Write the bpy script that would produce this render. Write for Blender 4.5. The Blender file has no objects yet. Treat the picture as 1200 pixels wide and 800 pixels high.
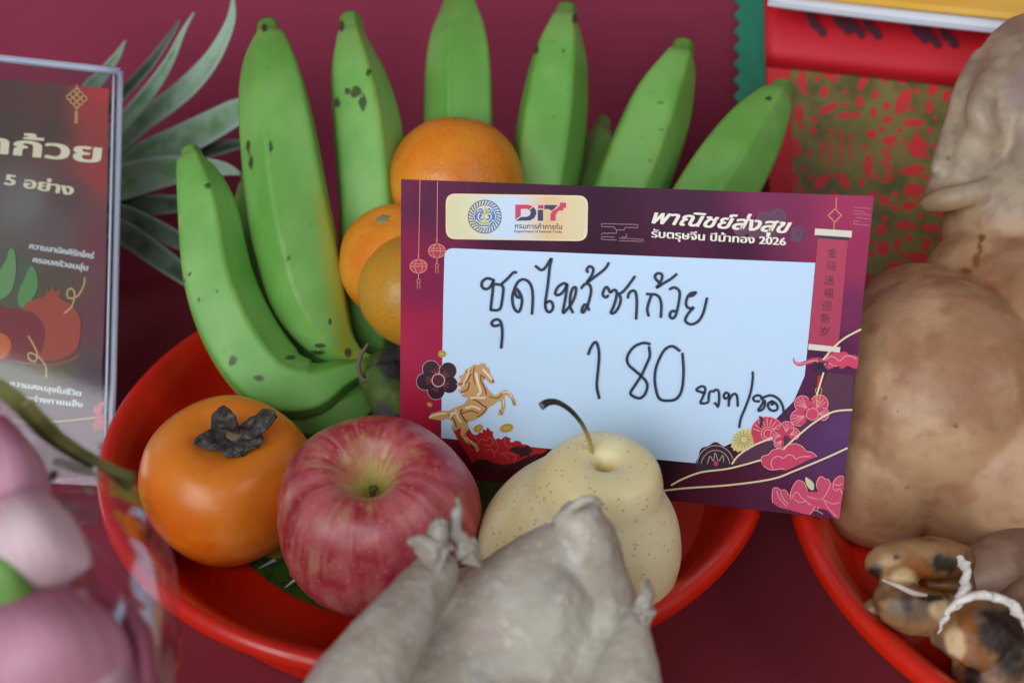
import bpy, bmesh, math, random
import numpy as np
from mathutils import Vector, noise as mnoise
from mathutils.geometry import tessellate_polygon

# ------------------------------------------------------------------ camera, light, exposure
scene = bpy.context.scene
LENS, PITCH = 50.0, math.radians(33)
CAM = np.array([0.03498, -0.52835, 0.43404])
cd = bpy.data.cameras.new('camera')
cam = bpy.data.objects.new('camera', cd)
scene.collection.objects.link(cam)
cam.location = CAM
cam.rotation_euler = (math.pi / 2 - PITCH, 0, 0)
cd.lens, cd.sensor_width = LENS, 36.0
cd.clip_start, cd.clip_end = 0.01, 50
cd.dof.use_dof = True
cd.dof.focus_distance = 0.60
cd.dof.aperture_fstop = 7.1
scene.camera = cam

world = bpy.data.worlds.new('World')
scene.world = world
world.use_nodes = True
world.node_tree.nodes['Background'].inputs[0].default_value = (0.86, 0.93, 1.0, 1)
world.node_tree.nodes['Background'].inputs[1].default_value = 0.15


def area(name, loc, target, size, watts, color):
    ld = bpy.data.lights.new(name, 'AREA')
    ld.shape, ld.size, ld.size_y, ld.energy, ld.color = 'RECTANGLE', size[0], size[1], watts, color
    o = bpy.data.objects.new(name, ld)
    scene.collection.objects.link(o)
    o.location = loc
    o.rotation_euler = (Vector(target) - Vector(loc)).to_track_quat('-Z', 'Y').to_euler()
    return o


area('open_tent_side_light', (-0.95, -1.9, 1.15), (0.02, 0, 0.08), (2.4, 1.5), 53, (0.93, 0.97, 1.0))
area('right_fill_light', (1.3, -1.0, 1.3), (0.1, 0, 0.08), (0.7, 0.9), 7, (1.0, 0.98, 0.95))  # weak fill lamp added on the right, not a gap in the tent

vs = scene.view_settings
vs.view_transform, vs.look, vs.gamma, vs.exposure = 'Standard', 'None', 1.0, 0.0
vs.use_curve_mapping = False
scene.cycles.max_bounces = 8
scene.cycles.transparent_max_bounces = 16

# ------------------------------------------------------------------ helpers
FPX = LENS / 36 * 1200
FW = np.array([0, math.cos(PITCH), -math.sin(PITCH)])
UP = np.array([0, math.sin(PITCH), math.cos(PITCH)])
RT = np.array([1.0, 0, 0])


def ray(x, y):
    return FW + RT * (x - 600) / FPX - UP * (y - 400) / FPX


def P(x, y, d):                      # pixel of the photograph + distance -> place in metres
    return CAM + d * ray(x, y)


def Pz(x, y, z):
    r = ray(x, y)
    return CAM + r * (z - CAM[2]) / r[2]


def Py(x, y, yy):
    r = ray(x, y)
    return CAM + r * (yy - CAM[1]) / r[1]


def proj(v):
    q = np.asarray(v) - CAM
    z = q @ FW
    return np.stack([600 + FPX * (q @ RT) / z, 400 - FPX * (q @ UP) / z], -1)


def lin(r, g=None, b=None):
    if g is None:
        r, g, b = r
    f = lambda c: (c / 255 / 12.92) if c <= 10 else ((c / 255 + 0.055) / 1.055) ** 2.4
    return np.array([f(r), f(g), f(b)])


ORG = {}


def props(o, label=None, cat=None, group=None, kind=None):
    for k, v in (('label', label), ('category', cat), ('group', group), ('kind', kind)):
        if v:
            o[k] = v
    return o


def empty(name, loc, label, cat, group=None):
    o = bpy.data.objects.new(name, None)
    scene.collection.objects.link(o)
    o.location = loc
    o.empty_display_size = 0.02
    ORG[o] = np.array(loc, float)
    return props(o, label, cat, group)


def mk(name, V, F, mat, parent=None, org=None, col=None, smooth=True, mats=None, fmat=None):
    """one mesh object; V in world metres, stored relative to its origin"""
    V = np.asarray(V, float)
    if parent is not None:
        L = ORG[parent]
    elif org is not None:
        L = np.array(org, float)
    else:
        L = np.array([V[:, 0].mean(), V[:, 1].mean(), V[:, 2].min()])
    me = bpy.data.meshes.new(name)
    me.from_pydata((V - L).tolist(), [], [tuple(int(i) for i in f) for f in F])
    me.polygons.foreach_set('use_smooth', [smooth] * len(me.polygons))
    if mats:
        for m in mats:
            me.materials.append(m)
        me.polygons.foreach_set('material_index', fmat)
    else:
        me.materials.append(mat)
    if col is not None:
        a = me.color_attributes.new('Col', 'FLOAT_COLOR', 'POINT')
        c = np.ones((len(V), 4))
        col = np.asarray(col)
        c[:, :col.shape[1]] = col
        a.data.foreach_set('color', c.ravel())
    me.update()
    o = bpy.data.objects.new(name, me)
    scene.collection.objects.link(o)
    if parent is not None:
        o.parent = parent
    else:
        o.location = L
    ORG[o] = L
    return o


def merge(*parts):
    V, F, n = [], [], 0
    for v, f in parts:
        V.append(np.asarray(v, float))
        F += [tuple(i + n for i in q) for q in f]
        n += len(v)
    return np.concatenate(V), F


def catmull(pts, n, closed=False):
    p = np.asarray(pts, float)
    m = len(p)
    t = np.linspace(0, m if closed else m - 1, n, endpoint=not closed)
    i = np.minimum(t.astype(int), (m if closed else m - 1) - 1)
    u = (t - i)[:, None]
    g = (lambda k: p[(i + k) % m]) if closed else (lambda k: p[np.clip(i + k, 0, m - 1)])
    a, b, c, d = g(-1), g(0), g(1), g(2)
    return 0.5 * (2 * b + (c - a) * u + (2 * a - 5 * b + 4 * c - d) * u ** 2 + (3 * b - a - 3 * c + d) * u ** 3)


def grid_faces(nu, nv, wrap=False):
    F = []
    for i in range(nu - 1):
        for j in range(nv if wrap else nv - 1):
            k = (j + 1) % nv
            F.append((i * nv + j, i * nv + k, (i + 1) * nv + k, (i + 1) * nv + j))
    return F


def sweep(pts, rad, seg=24, n=80, prof=None, up=(0, -1, 0.3), cap=True, squash=1.0):
    """tube along a smooth path; prof(theta, t) scales the radius"""
    R = np.asarray(rad, float)
    c = catmull(np.column_stack([np.asarray(pts, float), R]), n)
    C, r = c[:, :3], np.maximum(c[:, 3], 1e-5)
    T = np.gradient(C, axis=0)
    T /= np.linalg.norm(T, axis=1)[:, None]
    up = np.array(up, float)
    th = np.linspace(0, 2 * math.pi, seg, endpoint=False)
    a = up - T[0] * (up @ T[0])
    a /= np.linalg.norm(a)
    V = []
    for k in range(n):
        a = a - T[k] * (a @ T[k])
        a /= np.linalg.norm(a)
        b = np.cross(T[k], a)
        f = np.ones(seg) if prof is None else prof(th, k / (n - 1))
        V.append(C[k] + r[k] * ((np.cos(th) * f * squash)[:, None] * a + (np.sin(th) * f)[:, None] * b))
    V = np.concatenate(V)
    F = grid_faces(n, seg, True)
    if cap:
        V = np.vstack([V, C[0], C[-1]])
        for j in range(seg):
            k = (j + 1) % seg
            F.append((len(V) - 2, k, j))
            F.append((len(V) - 1, (n - 1) * seg + j, (n - 1) * seg + k))
    return V, F


def lathe(profile, seg=96, n=80, fn=None):
    """profile [(r,z)...] smooth, around z; fn(theta, t, r, z)->(r,z)"""
    c = catmull(profile, n)
    th = np.linspace(0, 2 * math.pi, seg, endpoint=False)
    V = []
    for k in range(n):
        r, z = np.full(seg, max(c[k, 0], 0)), np.full(seg, c[k, 1])
        if fn:
            r, z = fn(th, k / (n - 1), r, z)
        V.append(np.stack([r * np.cos(th), r * np.sin(th), z], 1))
    return np.concatenate(V), grid_faces(n, seg, True)


def ellipsoid(c, r, R=None, nu=20, nv=28):
    u = np.linspace(0, math.pi, nu)[:, None]
    v = np.linspace(0, 2 * math.pi, nv, endpoint=False)[None]
    X = np.stack([np.sin(u) * np.cos(v), np.sin(u) * np.sin(v), np.cos(u) + 0 * v], -1).reshape(-1, 3) * np.array(r)
    if R is not None:
        X = X @ np.asarray(R).T
    return X + np.array(c), [f[::-1] for f in grid_faces(nu, nv, True)]


def sheet(net, nu=24, nv=16, thick=0.001, ragged=None):
    """closed thin solid over a smooth control net of 3-D points [rows][cols]"""
    net = np.asarray(net, float)
    A = np.stack([catmull(net[:, j], nu) for j in range(net.shape[1])], 1)
    S = np.stack([catmull(A[i], nv) for i in range(nu)], 0)
    if ragged:
        S = ragged(S)
    du = np.gradient(S, axis=0)
    dv = np.gradient(S, axis=1)
    N = np.cross(du, dv)
    N /= np.maximum(np.linalg.norm(N, axis=2), 1e-12)[..., None]
    e = np.ones((nu, nv))
    e[0] = e[-1] = 0.35
    e[:, 0] = e[:, -1] = 0.35
    h = (thick / 2 * e)[..., None]
    a, b = (S + N * h).reshape(-1, 3), (S - N * h).reshape(-1, 3)
    n = nu * nv
    F = grid_faces(nu, nv)
    G = F + [tuple(i + n for i in f[::-1]) for f in F]
    rim = [(0, j) for j in range(nv)] + [(i, nv - 1) for i in range(1, nu)] + [(nu - 1, j) for j in range(nv - 2, -1, -1)] + [(i, 0) for i in range(nu - 2, 0, -1)]
    ids = [i * nv + j for i, j in rim]
    for k in range(len(ids)):
        p, q = ids[k], ids[(k + 1) % len(ids)]
        G.append((q, p, p + n, q + n))
    return np.vstack([a, b]), G


def box(lo, hi, bevel=0.0):
    bm = bmesh.new()
    bmesh.ops.create_cube(bm, size=1)
    lo, hi = np.array(lo, float), np.array(hi, float)
    for v in bm.verts:
        v.co = Vector(((np.array(v.co) + 0.5) * (hi - lo) + lo).tolist())
    if bevel:
        bmesh.ops.bevel(bm, geom=list(bm.edges), offset=bevel, segments=3, profile=0.5, affect='EDGES')
    V = [tuple(v.co) for v in bm.verts]
    bm.verts.index_update()
    F = [tuple(v.index for v in f.verts) for f in bm.faces]
    bm.free()
    return np.array(V), F


def rotm(ax, ay, az):
    cx, sx, cy, sy, cz, sz = math.cos(ax), math.sin(ax), math.cos(ay), math.sin(ay), math.cos(az), math.sin(az)
    return np.array([[cz, -sz, 0], [sz, cz, 0], [0, 0, 1]]) @ np.array([[cy, 0, sy], [0, 1, 0], [-sy, 0, cy]]) @ np.array([[1, 0, 0], [0, cx, -sx], [0, sx, cx]])


def blob(parts, voxel, smooth=6, fac=0.5):
    """union of closed shapes as one continuous skin"""
    V, F = merge(*parts)
    me = bpy.data.meshes.new('tmp')
    me.from_pydata(V.tolist(), [], F)
    o = bpy.data.objects.new('tmp', me)
    scene.collection.objects.link(o)
    m = o.modifiers.new('r', 'REMESH')
    m.mode, m.voxel_size = 'VOXEL', voxel
    s = o.modifiers.new('s', 'SMOOTH')
    s.factor, s.iterations = fac, smooth
    ev = o.evaluated_get(bpy.context.evaluated_depsgraph_get())
    t = ev.to_mesh()
    n = len(t.vertices)
    co = np.empty(n * 3)
    t.vertices.foreach_get('co', co)
    no = np.empty(n * 3)
    t.vertices.foreach_get('normal', no)
    F = [tuple(p.vertices) for p in t.polygons]
    ev.to_mesh_clear()
    bpy.data.objects.remove(o)
    bpy.data.meshes.remove(me)
    return co.reshape(-1, 3), F, no.reshape(-1, 3)


def fbm(V, scale, octaves=4, off=(0, 0, 0)):
    o = Vector(off)
    return np.array([mnoise.fractal(Vector(v) * scale + o, 0.9, 2.1, octaves) for v in V])


def smoothstep(a, b, x):
    t = np.clip((x - a) / (b - a), 0, 1)
    return t * t * (3 - 2 * t)


def mixc(a, b, t):
    t = np.asarray(t)[..., None]
    return np.asarray(a) * (1 - t) + np.asarray(b) * t


# ------------------------------------------------------------------ materials
class Mat:
    def __init__(s, name, color=(0.5, 0.5, 0.5), rough=0.5, attr=False, **kw):
        s.m = bpy.data.materials.new(name)
        s.m.use_nodes = True
        s.nt = s.m.node_tree
        s.b = s.nt.nodes['Principled BSDF']
        s.b.inputs['Roughness'].default_value = rough
        s.color = None
        if attr:
            a = s.nt.nodes.new('ShaderNodeVertexColor')
            a.layer_name = 'Col'
            s.color = a.outputs['Color']
            s.nt.links.new(s.color, s.b.inputs['Base Color'])
        else:
            s.b.inputs['Base Color'].default_value = (*color, 1)
        s.base = color
        s.h = None
        for k, v in kw.items():
            s.b.inputs[k].default_value = v

    def coord(s, scale=(1, 1, 1)):
        tc = s.nt.nodes.new('ShaderNodeTexCoord')
        mp = s.nt.nodes.new('ShaderNodeMapping')
        mp.inputs['Scale'].default_value = scale
        s.nt.links.new(tc.outputs['Object'], mp.inputs['Vector'])
        return mp.outputs[0]

    def noise(s, scale, detail=4, rough=0.55, stretch=(1, 1, 1)):
        n = s.nt.nodes.new('ShaderNodeTexNoise')
        n.inputs['Scale'].default_value = scale
        n.inputs['Detail'].default_value = detail
        n.inputs['Roughness'].default_value = rough
        s.nt.links.new(s.coord(stretch), n.inputs['Vector'])
        return n.outputs['Fac']

    def voro(s, scale, rnd=1.0, feature='F1', stretch=(1, 1, 1)):
        n = s.nt.nodes.new('ShaderNodeTexVoronoi')
        n.feature = feature
        n.inputs['Scale'].default_value = scale
        n.inputs['Randomness'].default_value = rnd
        s.nt.links.new(s.coord(stretch), n.inputs['Vector'])
        return n.outputs['Distance']

    def wave(s, scale, stretch=(1, 1, 1), dist=0.5, direction='X'):
        n = s.nt.nodes.new('ShaderNodeTexWave')
        n.bands_direction = direction
        n.inputs['Scale'].default_value = scale
        n.inputs['Distortion'].default_value = dist
        s.nt.links.new(s.coord(stretch), n.inputs['Vector'])
        return n.outputs['Fac']

    def ramp(s, fac, a, b, v0=0.0, v1=1.0):
        n = s.nt.nodes.new('ShaderNodeMapRange')
        n.clamp = True
        for i, v in enumerate((a, b, v0, v1)):
            n.inputs[1 + i].default_value = v
        s.nt.links.new(fac, n.inputs[0])
        return n.outputs[0]

    def math(s, op, a, b):
        n = s.nt.nodes.new('ShaderNodeMath')
        n.operation = op
        for i, v in enumerate((a, b)):
            if isinstance(v, (int, float)):
                n.inputs[i].default_value = v
            else:
                s.nt.links.new(v, n.inputs[i])
        return n.outputs[0]

    def mix(s, fac, col, mode='MIX'):
        n = s.nt.nodes.new('ShaderNodeMix')
        n.data_type, n.blend_type = 'RGBA', mode
        s.nt.links.new(fac, n.inputs['Factor'])
        if s.color is None:
            n.inputs[6].default_value = (*s.base, 1)
        else:
            s.nt.links.new(s.color, n.inputs[6])
        n.inputs[7].default_value = (*col, 1)
        s.color = n.outputs[2]
        s.nt.links.new(s.color, s.b.inputs['Base Color'])
        return s

    def bump(s, h, strength=0.3, dist=0.001):
        n = s.nt.nodes.new('ShaderNodeBump')
        n.inputs['Strength'].default_value = strength
        n.inputs['Distance'].default_value = dist
        s.nt.links.new(h, n.inputs['Height'])
        if s.h is not None:
            s.nt.links.new(s.h, n.inputs['Normal'])
        s.h = n.outputs[0]
        s.nt.links.new(s.h, s.b.inputs['Normal'])
        return s

    def rough_from(s, fac, a, b):
        s.nt.links.new(s.ramp(fac, 0.3, 0.7, a, b), s.b.inputs['Roughness'])
        return s

    def sss(s, w, radius=(1, 0.4, 0.2), scale=0.004):
        s.b.inputs['Subsurface Weight'].default_value = w
        s.b.inputs['Subsurface Radius'].default_value = radius
        s.b.inputs['Subsurface Scale'].default_value = scale
        return s


def flat(name, rgb, rough=0.45, **kw):
    return Mat(name, tuple(lin(rgb)), rough, **kw).m


# cloth
mc = Mat('burgundy_cloth', tuple(lin(148, 46, 76)), 0.9, **{'Sheen Weight': 0.15})
mc.mix(mc.ramp(mc.noise(9, 5), 0.35, 0.7, 0, 0.5), tuple(lin(134, 38, 66)))
mc.bump(mc.noise(900, 2), 0.25, 0.0004).bump(mc.noise(14, 3), 0.3, 0.004)
M_CLOTH = mc.m
mc = Mat('burgundy_tablecloth', tuple(lin(128, 22, 42)), 0.85, **{'Sheen Weight': 0.1})
mc.mix(mc.ramp(mc.noise(12, 5), 0.35, 0.7, 0, 0.5), tuple(lin(112, 16, 35)))
mc.bump(mc.noise(900, 2), 0.3, 0.0004).bump(mc.noise(16, 3), 0.25, 0.004)
M_TABLE = mc.m
mt = Mat('red_plastic', tuple(lin(206, 34, 10)), 0.3, **{'Coat Weight': 0.2, 'Coat Roughness': 0.15})
mt.bump(mt.noise(40, 2), 0.05, 0.001)
mt.rough_from(mt.noise(120, 4), 0.24, 0.4)
mt.sss(0.15, (1, 0.1, 0.05), 0.003)
M_TRAY = mt.m

# ------------------------------------------------------------------ the setting
def cloth_table():
    n, m = 90, 70
    x = np.linspace(-0.9, 1.0, n)
    y = np.linspace(-0.75, 0.44, m)
    X, Y = np.meshgrid(x, y, indexing='ij')
    Z = 0.0012 * np.sin(X * 23 + Y * 9) * np.sin(Y * 17 - X * 5) - 0.0015
    V = np.stack([X, Y, Z], -1).reshape(-1, 3)
    props(mk('table_cloth', V, [f[::-1] for f in grid_faces(n, m)], M_TABLE, org=(0, 0, 0)), kind='structure')
    # backdrop: rises out of the table in one soft bend
    prof = [(0.15, -0.006), (0.20, -0.002), (0.245, 0.006), (0.268, 0.024), (0.28, 0.05), (0.288, 0.1), (0.296, 0.2), (0.305, 0.35), (0.32, 0.7)]
    pc = catmull(prof, 70)
    xs = np.linspace(-0.9, 1.0, 160)
    V = []
    for x in xs:
        w = smoothstep(0.0, 0.15, pc[:, 1])
        V.append(np.stack([np.full(70, x), pc[:, 0] + w * (0.004 * np.sin(x * 19 + 0.5) + 0.002 * np.sin(x * 47 + 1.3 + 3 * pc[:, 1])), pc[:, 1]], 1))
    props(mk('backdrop_cloth', np.concatenate(V), [f[::-1] for f in grid_faces(160, 70)], M_CLOTH, org=(0, 0.28, 0)), kind='structure')


cloth_table()


def tray(name, cx, cy, R, label, rz=0.044):
    prof = [(0.0, 0.0175), (R * 0.45, 0.0172), (R * 0.78, 0.0172), (R * 0.835, 0.0188), (R * 0.875, 0.026), (R * 0.915, 0.0365), (R * 0.945, 0.0415),
            (R * 0.965, rz - 0.0004), (R * 0.985, rz), (R, rz - 0.0022), (R * 1.004, rz - 0.0055), (R * 0.996, rz - 0.0075), (R * 0.985, rz - 0.006),
            (R * 0.965, rz - 0.004), (R * 0.935, 0.036), (R * 0.9, 0.026), (R * 0.86, 0.016), (R * 0.83, 0.0015), (R * 0.815, 0.0004), (R * 0.80, 0.002), (R * 0.77, 0.0148), (R * 0.4, 0.015), (0, 0.015)]
    V, F = lathe(prof, 128, 120)
    V = V + np.array([cx, cy, 0])
    t = empty(name, (cx, cy, 0), label, 'tray', 'red plastic trays')
    mk('tray_body', V, [f[::-1] for f in F], M_TRAY, t)
    return t


TRAY1 = tray('plastic_tray', 0, 0, 0.152, 'round red plastic tray holding bananas, persimmon, apple and pear')
TRAY2 = tray('plastic_tray', 0.3215, -0.057, 0.166, 'round red plastic tray holding boiled pork and charred trotters')

# ---- print on the tray floor
def disc(c, r, z, n=96, wob=0.0, k=12):
    a = np.linspace(0, 2 * math.pi, n, endpoint=False)
    rr = r * (1 + wob * np.abs(np.sin(a * k / 2)))
    V = np.stack([c[0] + rr * np.cos(a), c[1] + rr * np.sin(a), np.full(n, z)], 1)
    return np.vstack([V, [c[0], c[1], z]]), [(n, i, (i + 1) % n) for i in range(n)]


PR = float(np.mean([np.linalg.norm(Pz(x, y, 0.0178)[:2]) for x, y in ((296, 658), (366, 710), (430, 730))]))
mg = Mat('green_tray_print', tuple(lin(52, 88, 30)), 0.35)
mg.mix(mg.ramp(mg.noise(160, 3), 0.5, 0.62, 0, 0.8), tuple(lin(30, 58, 20)))
pr = mk('printed_medallion', *disc((0, 0), PR, 0.0179), mg.m, TRAY1)
Vp, Fp = [], []
for i in range(28):
    a = i * 2 * math.pi / 28
    Vp.append(disc((PR * 0.86 * math.cos(a), PR * 0.86 * math.sin(a)), 0.0065, 0.0181, 16))
mk('printed_yellow_dots', *merge(*Vp), flat('yellow_tray_print', (150, 140, 30)), pr)
tick = []
for i in range(36):
    a = i * 2 * math.pi / 36 + 0.04
    u, w = np.array([math.cos(a), math.sin(a)]), np.array([-math.sin(a), math.cos(a)])
    q = [u * PR * 0.90 + w * 0.0012, u * PR * 0.90 - w * 0.0012, u * PR * 0.985 - w * 0.0002, u * PR * 0.985 + w * 0.0002]
    tick.append(([(p[0], p[1], 0.0182) for p in q], [(0, 1, 2, 3)]))
mk('printed_white_rays', *merge(*tick), flat('white_tray_print', (205, 195, 215)), pr)

# ------------------------------------------------------------------ fruit
def place(V, R, c):
    return V @ np.asarray(R).T + np.array(c)


# ---- apple
def build_apple():
    c = Pz(443, 600, 0.0625)
    r = 117.5 * np.linalg.norm((c - CAM) @ FW) / FPX
    prof = np.array([(0.0, 0.50), (0.05, 0.46), (0.13, 0.55), (0.25, 0.74), (0.42, 0.86), (0.62, 0.84), (0.83, 0.64), (0.97, 0.28), (1.0, 0.0), (0.95, -0.3), (0.80, -0.62), (0.58, -0.86), (0.38, -0.94), (0.22, -0.90), (0.10, -0.80), (0, -0.78)]) * r

    def fn(th, t, rr, z):
        k = 1 + 0.018 * np.cos(2 * th + 0.6) + 0.014 * np.cos(5 * th + 1) + 0.01 * np.cos(3 * th)
        return rr * k, z * (1 + 0.03 * np.cos(th - 2.0))
    V, F = lathe(prof, 150, 120, fn)
    rr = np.hypot(V[:, 0], V[:, 1]) / r
    zz = V[:, 2] / r
    ang = np.arctan2(V[:, 1], V[:, 0])
    st = fbm(np.stack([np.cos(ang) * 5, np.sin(ang) * 5, zz * 0.6], 1), 1.4, 4)
    st2 = fbm(np.stack([np.cos(ang) * 22, np.sin(ang) * 22, zz * 1.0], 1), 1.0, 3)
    bl = fbm(V / r, 2.0, 4, (3, 1, 7))
    wv = fbm(V / r, 3.2, 4, (1, 9, 2))
    red = mixc(lin(156, 34, 52), lin(190, 94, 100), smoothstep(-0.45, 0.55, 0.5 * st + 0.8 * bl))
    red = mixc(red, lin(136, 20, 38), smoothstep(-0.1, 0.8, st2 + 0.6 * wv) * 0.5)
    side = smoothstep(-0.1, 1.0, -np.cos(ang + 0.5) * 0.8 + 0.6 * st + 0.5 * wv)          # paler, streaked cheek
    col = mixc(red, lin(200, 150, 122), side * 0.62 * smoothstep(-0.25, 0.6, st2 + 0.8 * wv) * smoothstep(-0.9, 0.1, zz + 0.3))
    lop = rr + 0.05 * st2 + 0.12 * st + 0.22 * bl + 0.2 * wv + 0.12 * np.cos(ang - 2.3) + 0.06
    top = smoothstep(0.52, 0.14, lop) * (zz > 0)
    col = mixc(col, mixc(lin(196, 176, 112), lin(178, 172, 96), smoothstep(-0.3, 0.3, st2)), np.clip(top, 0, 1) * 0.85)
    col = mixc(col, lin(150, 138, 62), smoothstep(0.2, 0.06, rr) * (zz > 0))
    R = rotm(math.radians(13), math.radians(-8), 0.3)
    m = Mat('apple_skin', attr=True, rough=0.34, **{'Coat Weight': 0.12, 'Coat Roughness': 0.28})
    v = m.voro(260, 1.0)
    m.mix(m.ramp(v, 0.24, 0.08, 0, 0.36), tuple(lin(222, 150, 104)))
    m.mix(m.ramp(m.noise(140, 3), 0.55, 0.72, 0, 0.3), tuple(lin(206, 120, 110)))
    m.mix(m.ramp(m.noise(330, 2), 0.62, 0.75, 0, 0.35), tuple(lin(120, 18, 32)))
    m.bump(m.noise(300, 3), 0.05, 0.0004)
    m.rough_from(m.noise(90, 3), 0.30, 0.44)
    m.sss(0.1, (1, 0.3, 0.2), 0.003)
    W = place(V, R, c)
    W[:, 2] += 0.0178 - W[:, 2].min()
    t = empty('apple', (c[0], c[1], 0.0178), 'large red streaked apple between the persimmon and the pear', 'apple')
    mk('flesh', W, [f[::-1] for f in F], m.m, t, col=col)
    base = W[0]
    s = [base + (0, 0, -0.004), base + (0.0002, 0.0003, 0.0001), base + (0.0003, 0.0005, 0.0005)]
    mk('stem', *sweep(s, [0.0016, 0.0013, 0.0018], 10, 12), flat('apple_stem', (92, 78, 40), 0.8), t)


build_apple()


# ---- persimmon
def build_persimmon():
    c = Pz(268, 563, 0.0475)
    r = 101.5 * ((c - CAM) @ FW) / FPX
    prof = np.array([(0, 0.64), (0.12, 0.64), (0.28, 0.67), (0.5, 0.71), (0.72, 0.64), (0.9, 0.42), (0.99, 0.12), (1.0, -0.08), (0.94, -0.36), (0.78, -0.60), (0.55, -0.73), (0.3, -0.76), (0, -0.74)]) * r

    def fn(th, t, rr, z):
        k = 1 + 0.022 * np.cos(4 * th + 0.5) + 0.008 * np.cos(3 * th)
        return rr * k, z
    V, F = lathe(prof, 120, 90, fn)
    zz = V[:, 2] / r
    n1 = fbm(V / r, 1.6, 4)
    col = mixc(lin(222, 124, 28), lin(214, 102, 16), smoothstep(-0.4, 0.5, n1))
    col = mixc(col, lin(232, 140, 40), smoothstep(0.25, 0.75, zz + 0.2 * n1) * 0.6)
    m = Mat('persimmon_skin', attr=True, rough=0.3, **{'Coat Weight': 0.1, 'Coat Roughness': 0.25})
    m.mix(m.ramp(m.noise(28, 5), 0.52, 0.72, 0, 0.28), tuple(lin(226, 176, 120)))
    m.mix(m.ramp(m.noise(160, 3), 0.6, 0.72, 0, 0.3), tuple(lin(206, 84, 6)))
    m.bump(m.noise(60, 4), 0.06, 0.001)
    m.rough_from(m.noise(45, 4), 0.24, 0.42)
    m.sss(0.2, (1, 0.35, 0.1), 0.005)
    W = place(V, rotm(math.radians(8), math.radians(3), 0.2), c)
    W[:, 2] += 0.0178 - W[:, 2].min()
    t = empty('persimmon', (c[0], c[1], 0.0178), 'glossy orange persimmon with a dark dried calyx beside the apple', 'persimmon')
    mk('flesh', W, [f[::-1] for f in F], m.m, t, col=col)
    q = W[0]
    mk_c = Mat('dried_calyx', tuple(lin(50, 48, 47)), 0.65)
    mk_c.mix(mk_c.ramp(mk_c.noise(320, 4), 0.45, 0.7, 0, 0.8), tuple(lin(120, 112, 104)))
    mk_c.mix(mk_c.ramp(mk_c.noise(90, 3), 0.5, 0.7, 0, 0.8), tuple(lin(26, 24, 24)))
    mk_c.bump(mk_c.noise(420, 4), 0.8, 0.0012)
    # four curled sepals traced: tips in the photo around (278,505)
    dz = (q - CAM) @ FW
    lobes = [((266, 512), (262, 476), -0.009, 15, -0.001), ((284, 512), (324, 486), -0.008, 14, -0.001), ((276, 514), (288, 532), -0.0095, 22, -0.005), ((268, 514), (230, 521), -0.0085, 13, -0.004), ((290, 512), (304, 524), -0.0085, 13, -0.005)]
    for (bx, by), (tx, ty), lift, w, bl in lobes:
        b, tp = P(bx, by, dz + bl), P(tx, ty, dz + lift)
        ax = tp - b
        side = np.cross(ax, (0, -0.4, 1.0))
        side /= np.linalg.norm(side)
        s = w * dz / FPX
        nn = np.cross(side, ax)
        nn /= np.linalg.norm(nn)
        rows = []
        for tt, ww, h in ((0, 0.7, 0.0), (0.35, 1.1, 0.0012), (0.7, 0.95, 0.0022), (0.92, 0.6, 0.0012), (1.0, 0.25, -0.0005)):
            rows.append([b + ax * tt + side * s * ww * k + nn * (h * (1 - abs(k)) * 1.0 + (0.0016 * abs(k)) - 0.0006 * math.sin(7 * tt + 3 * k)) for k in (-1, -0.5, 0, 0.5, 1)])

        def rag(S):
            for i in range(S.shape[0]):
                for j in range(S.shape[1]):
                    S[i, j] += np.array(mnoise.noise_vector(Vector(S[i, j]) * 260)) * 0.0011
            return S
        mk('sepal', *sheet(rows, 22, 16, 0.0014, rag), mk_c.m, t)
    V, F = ellipsoid(P(276, 508, dz - 0.002), (0.0055, 0.005, 0.002))
    mk('calyx_centre', V, F, flat('calyx_core', (120, 92, 66), 0.8), t)


build_persimmon()


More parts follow.
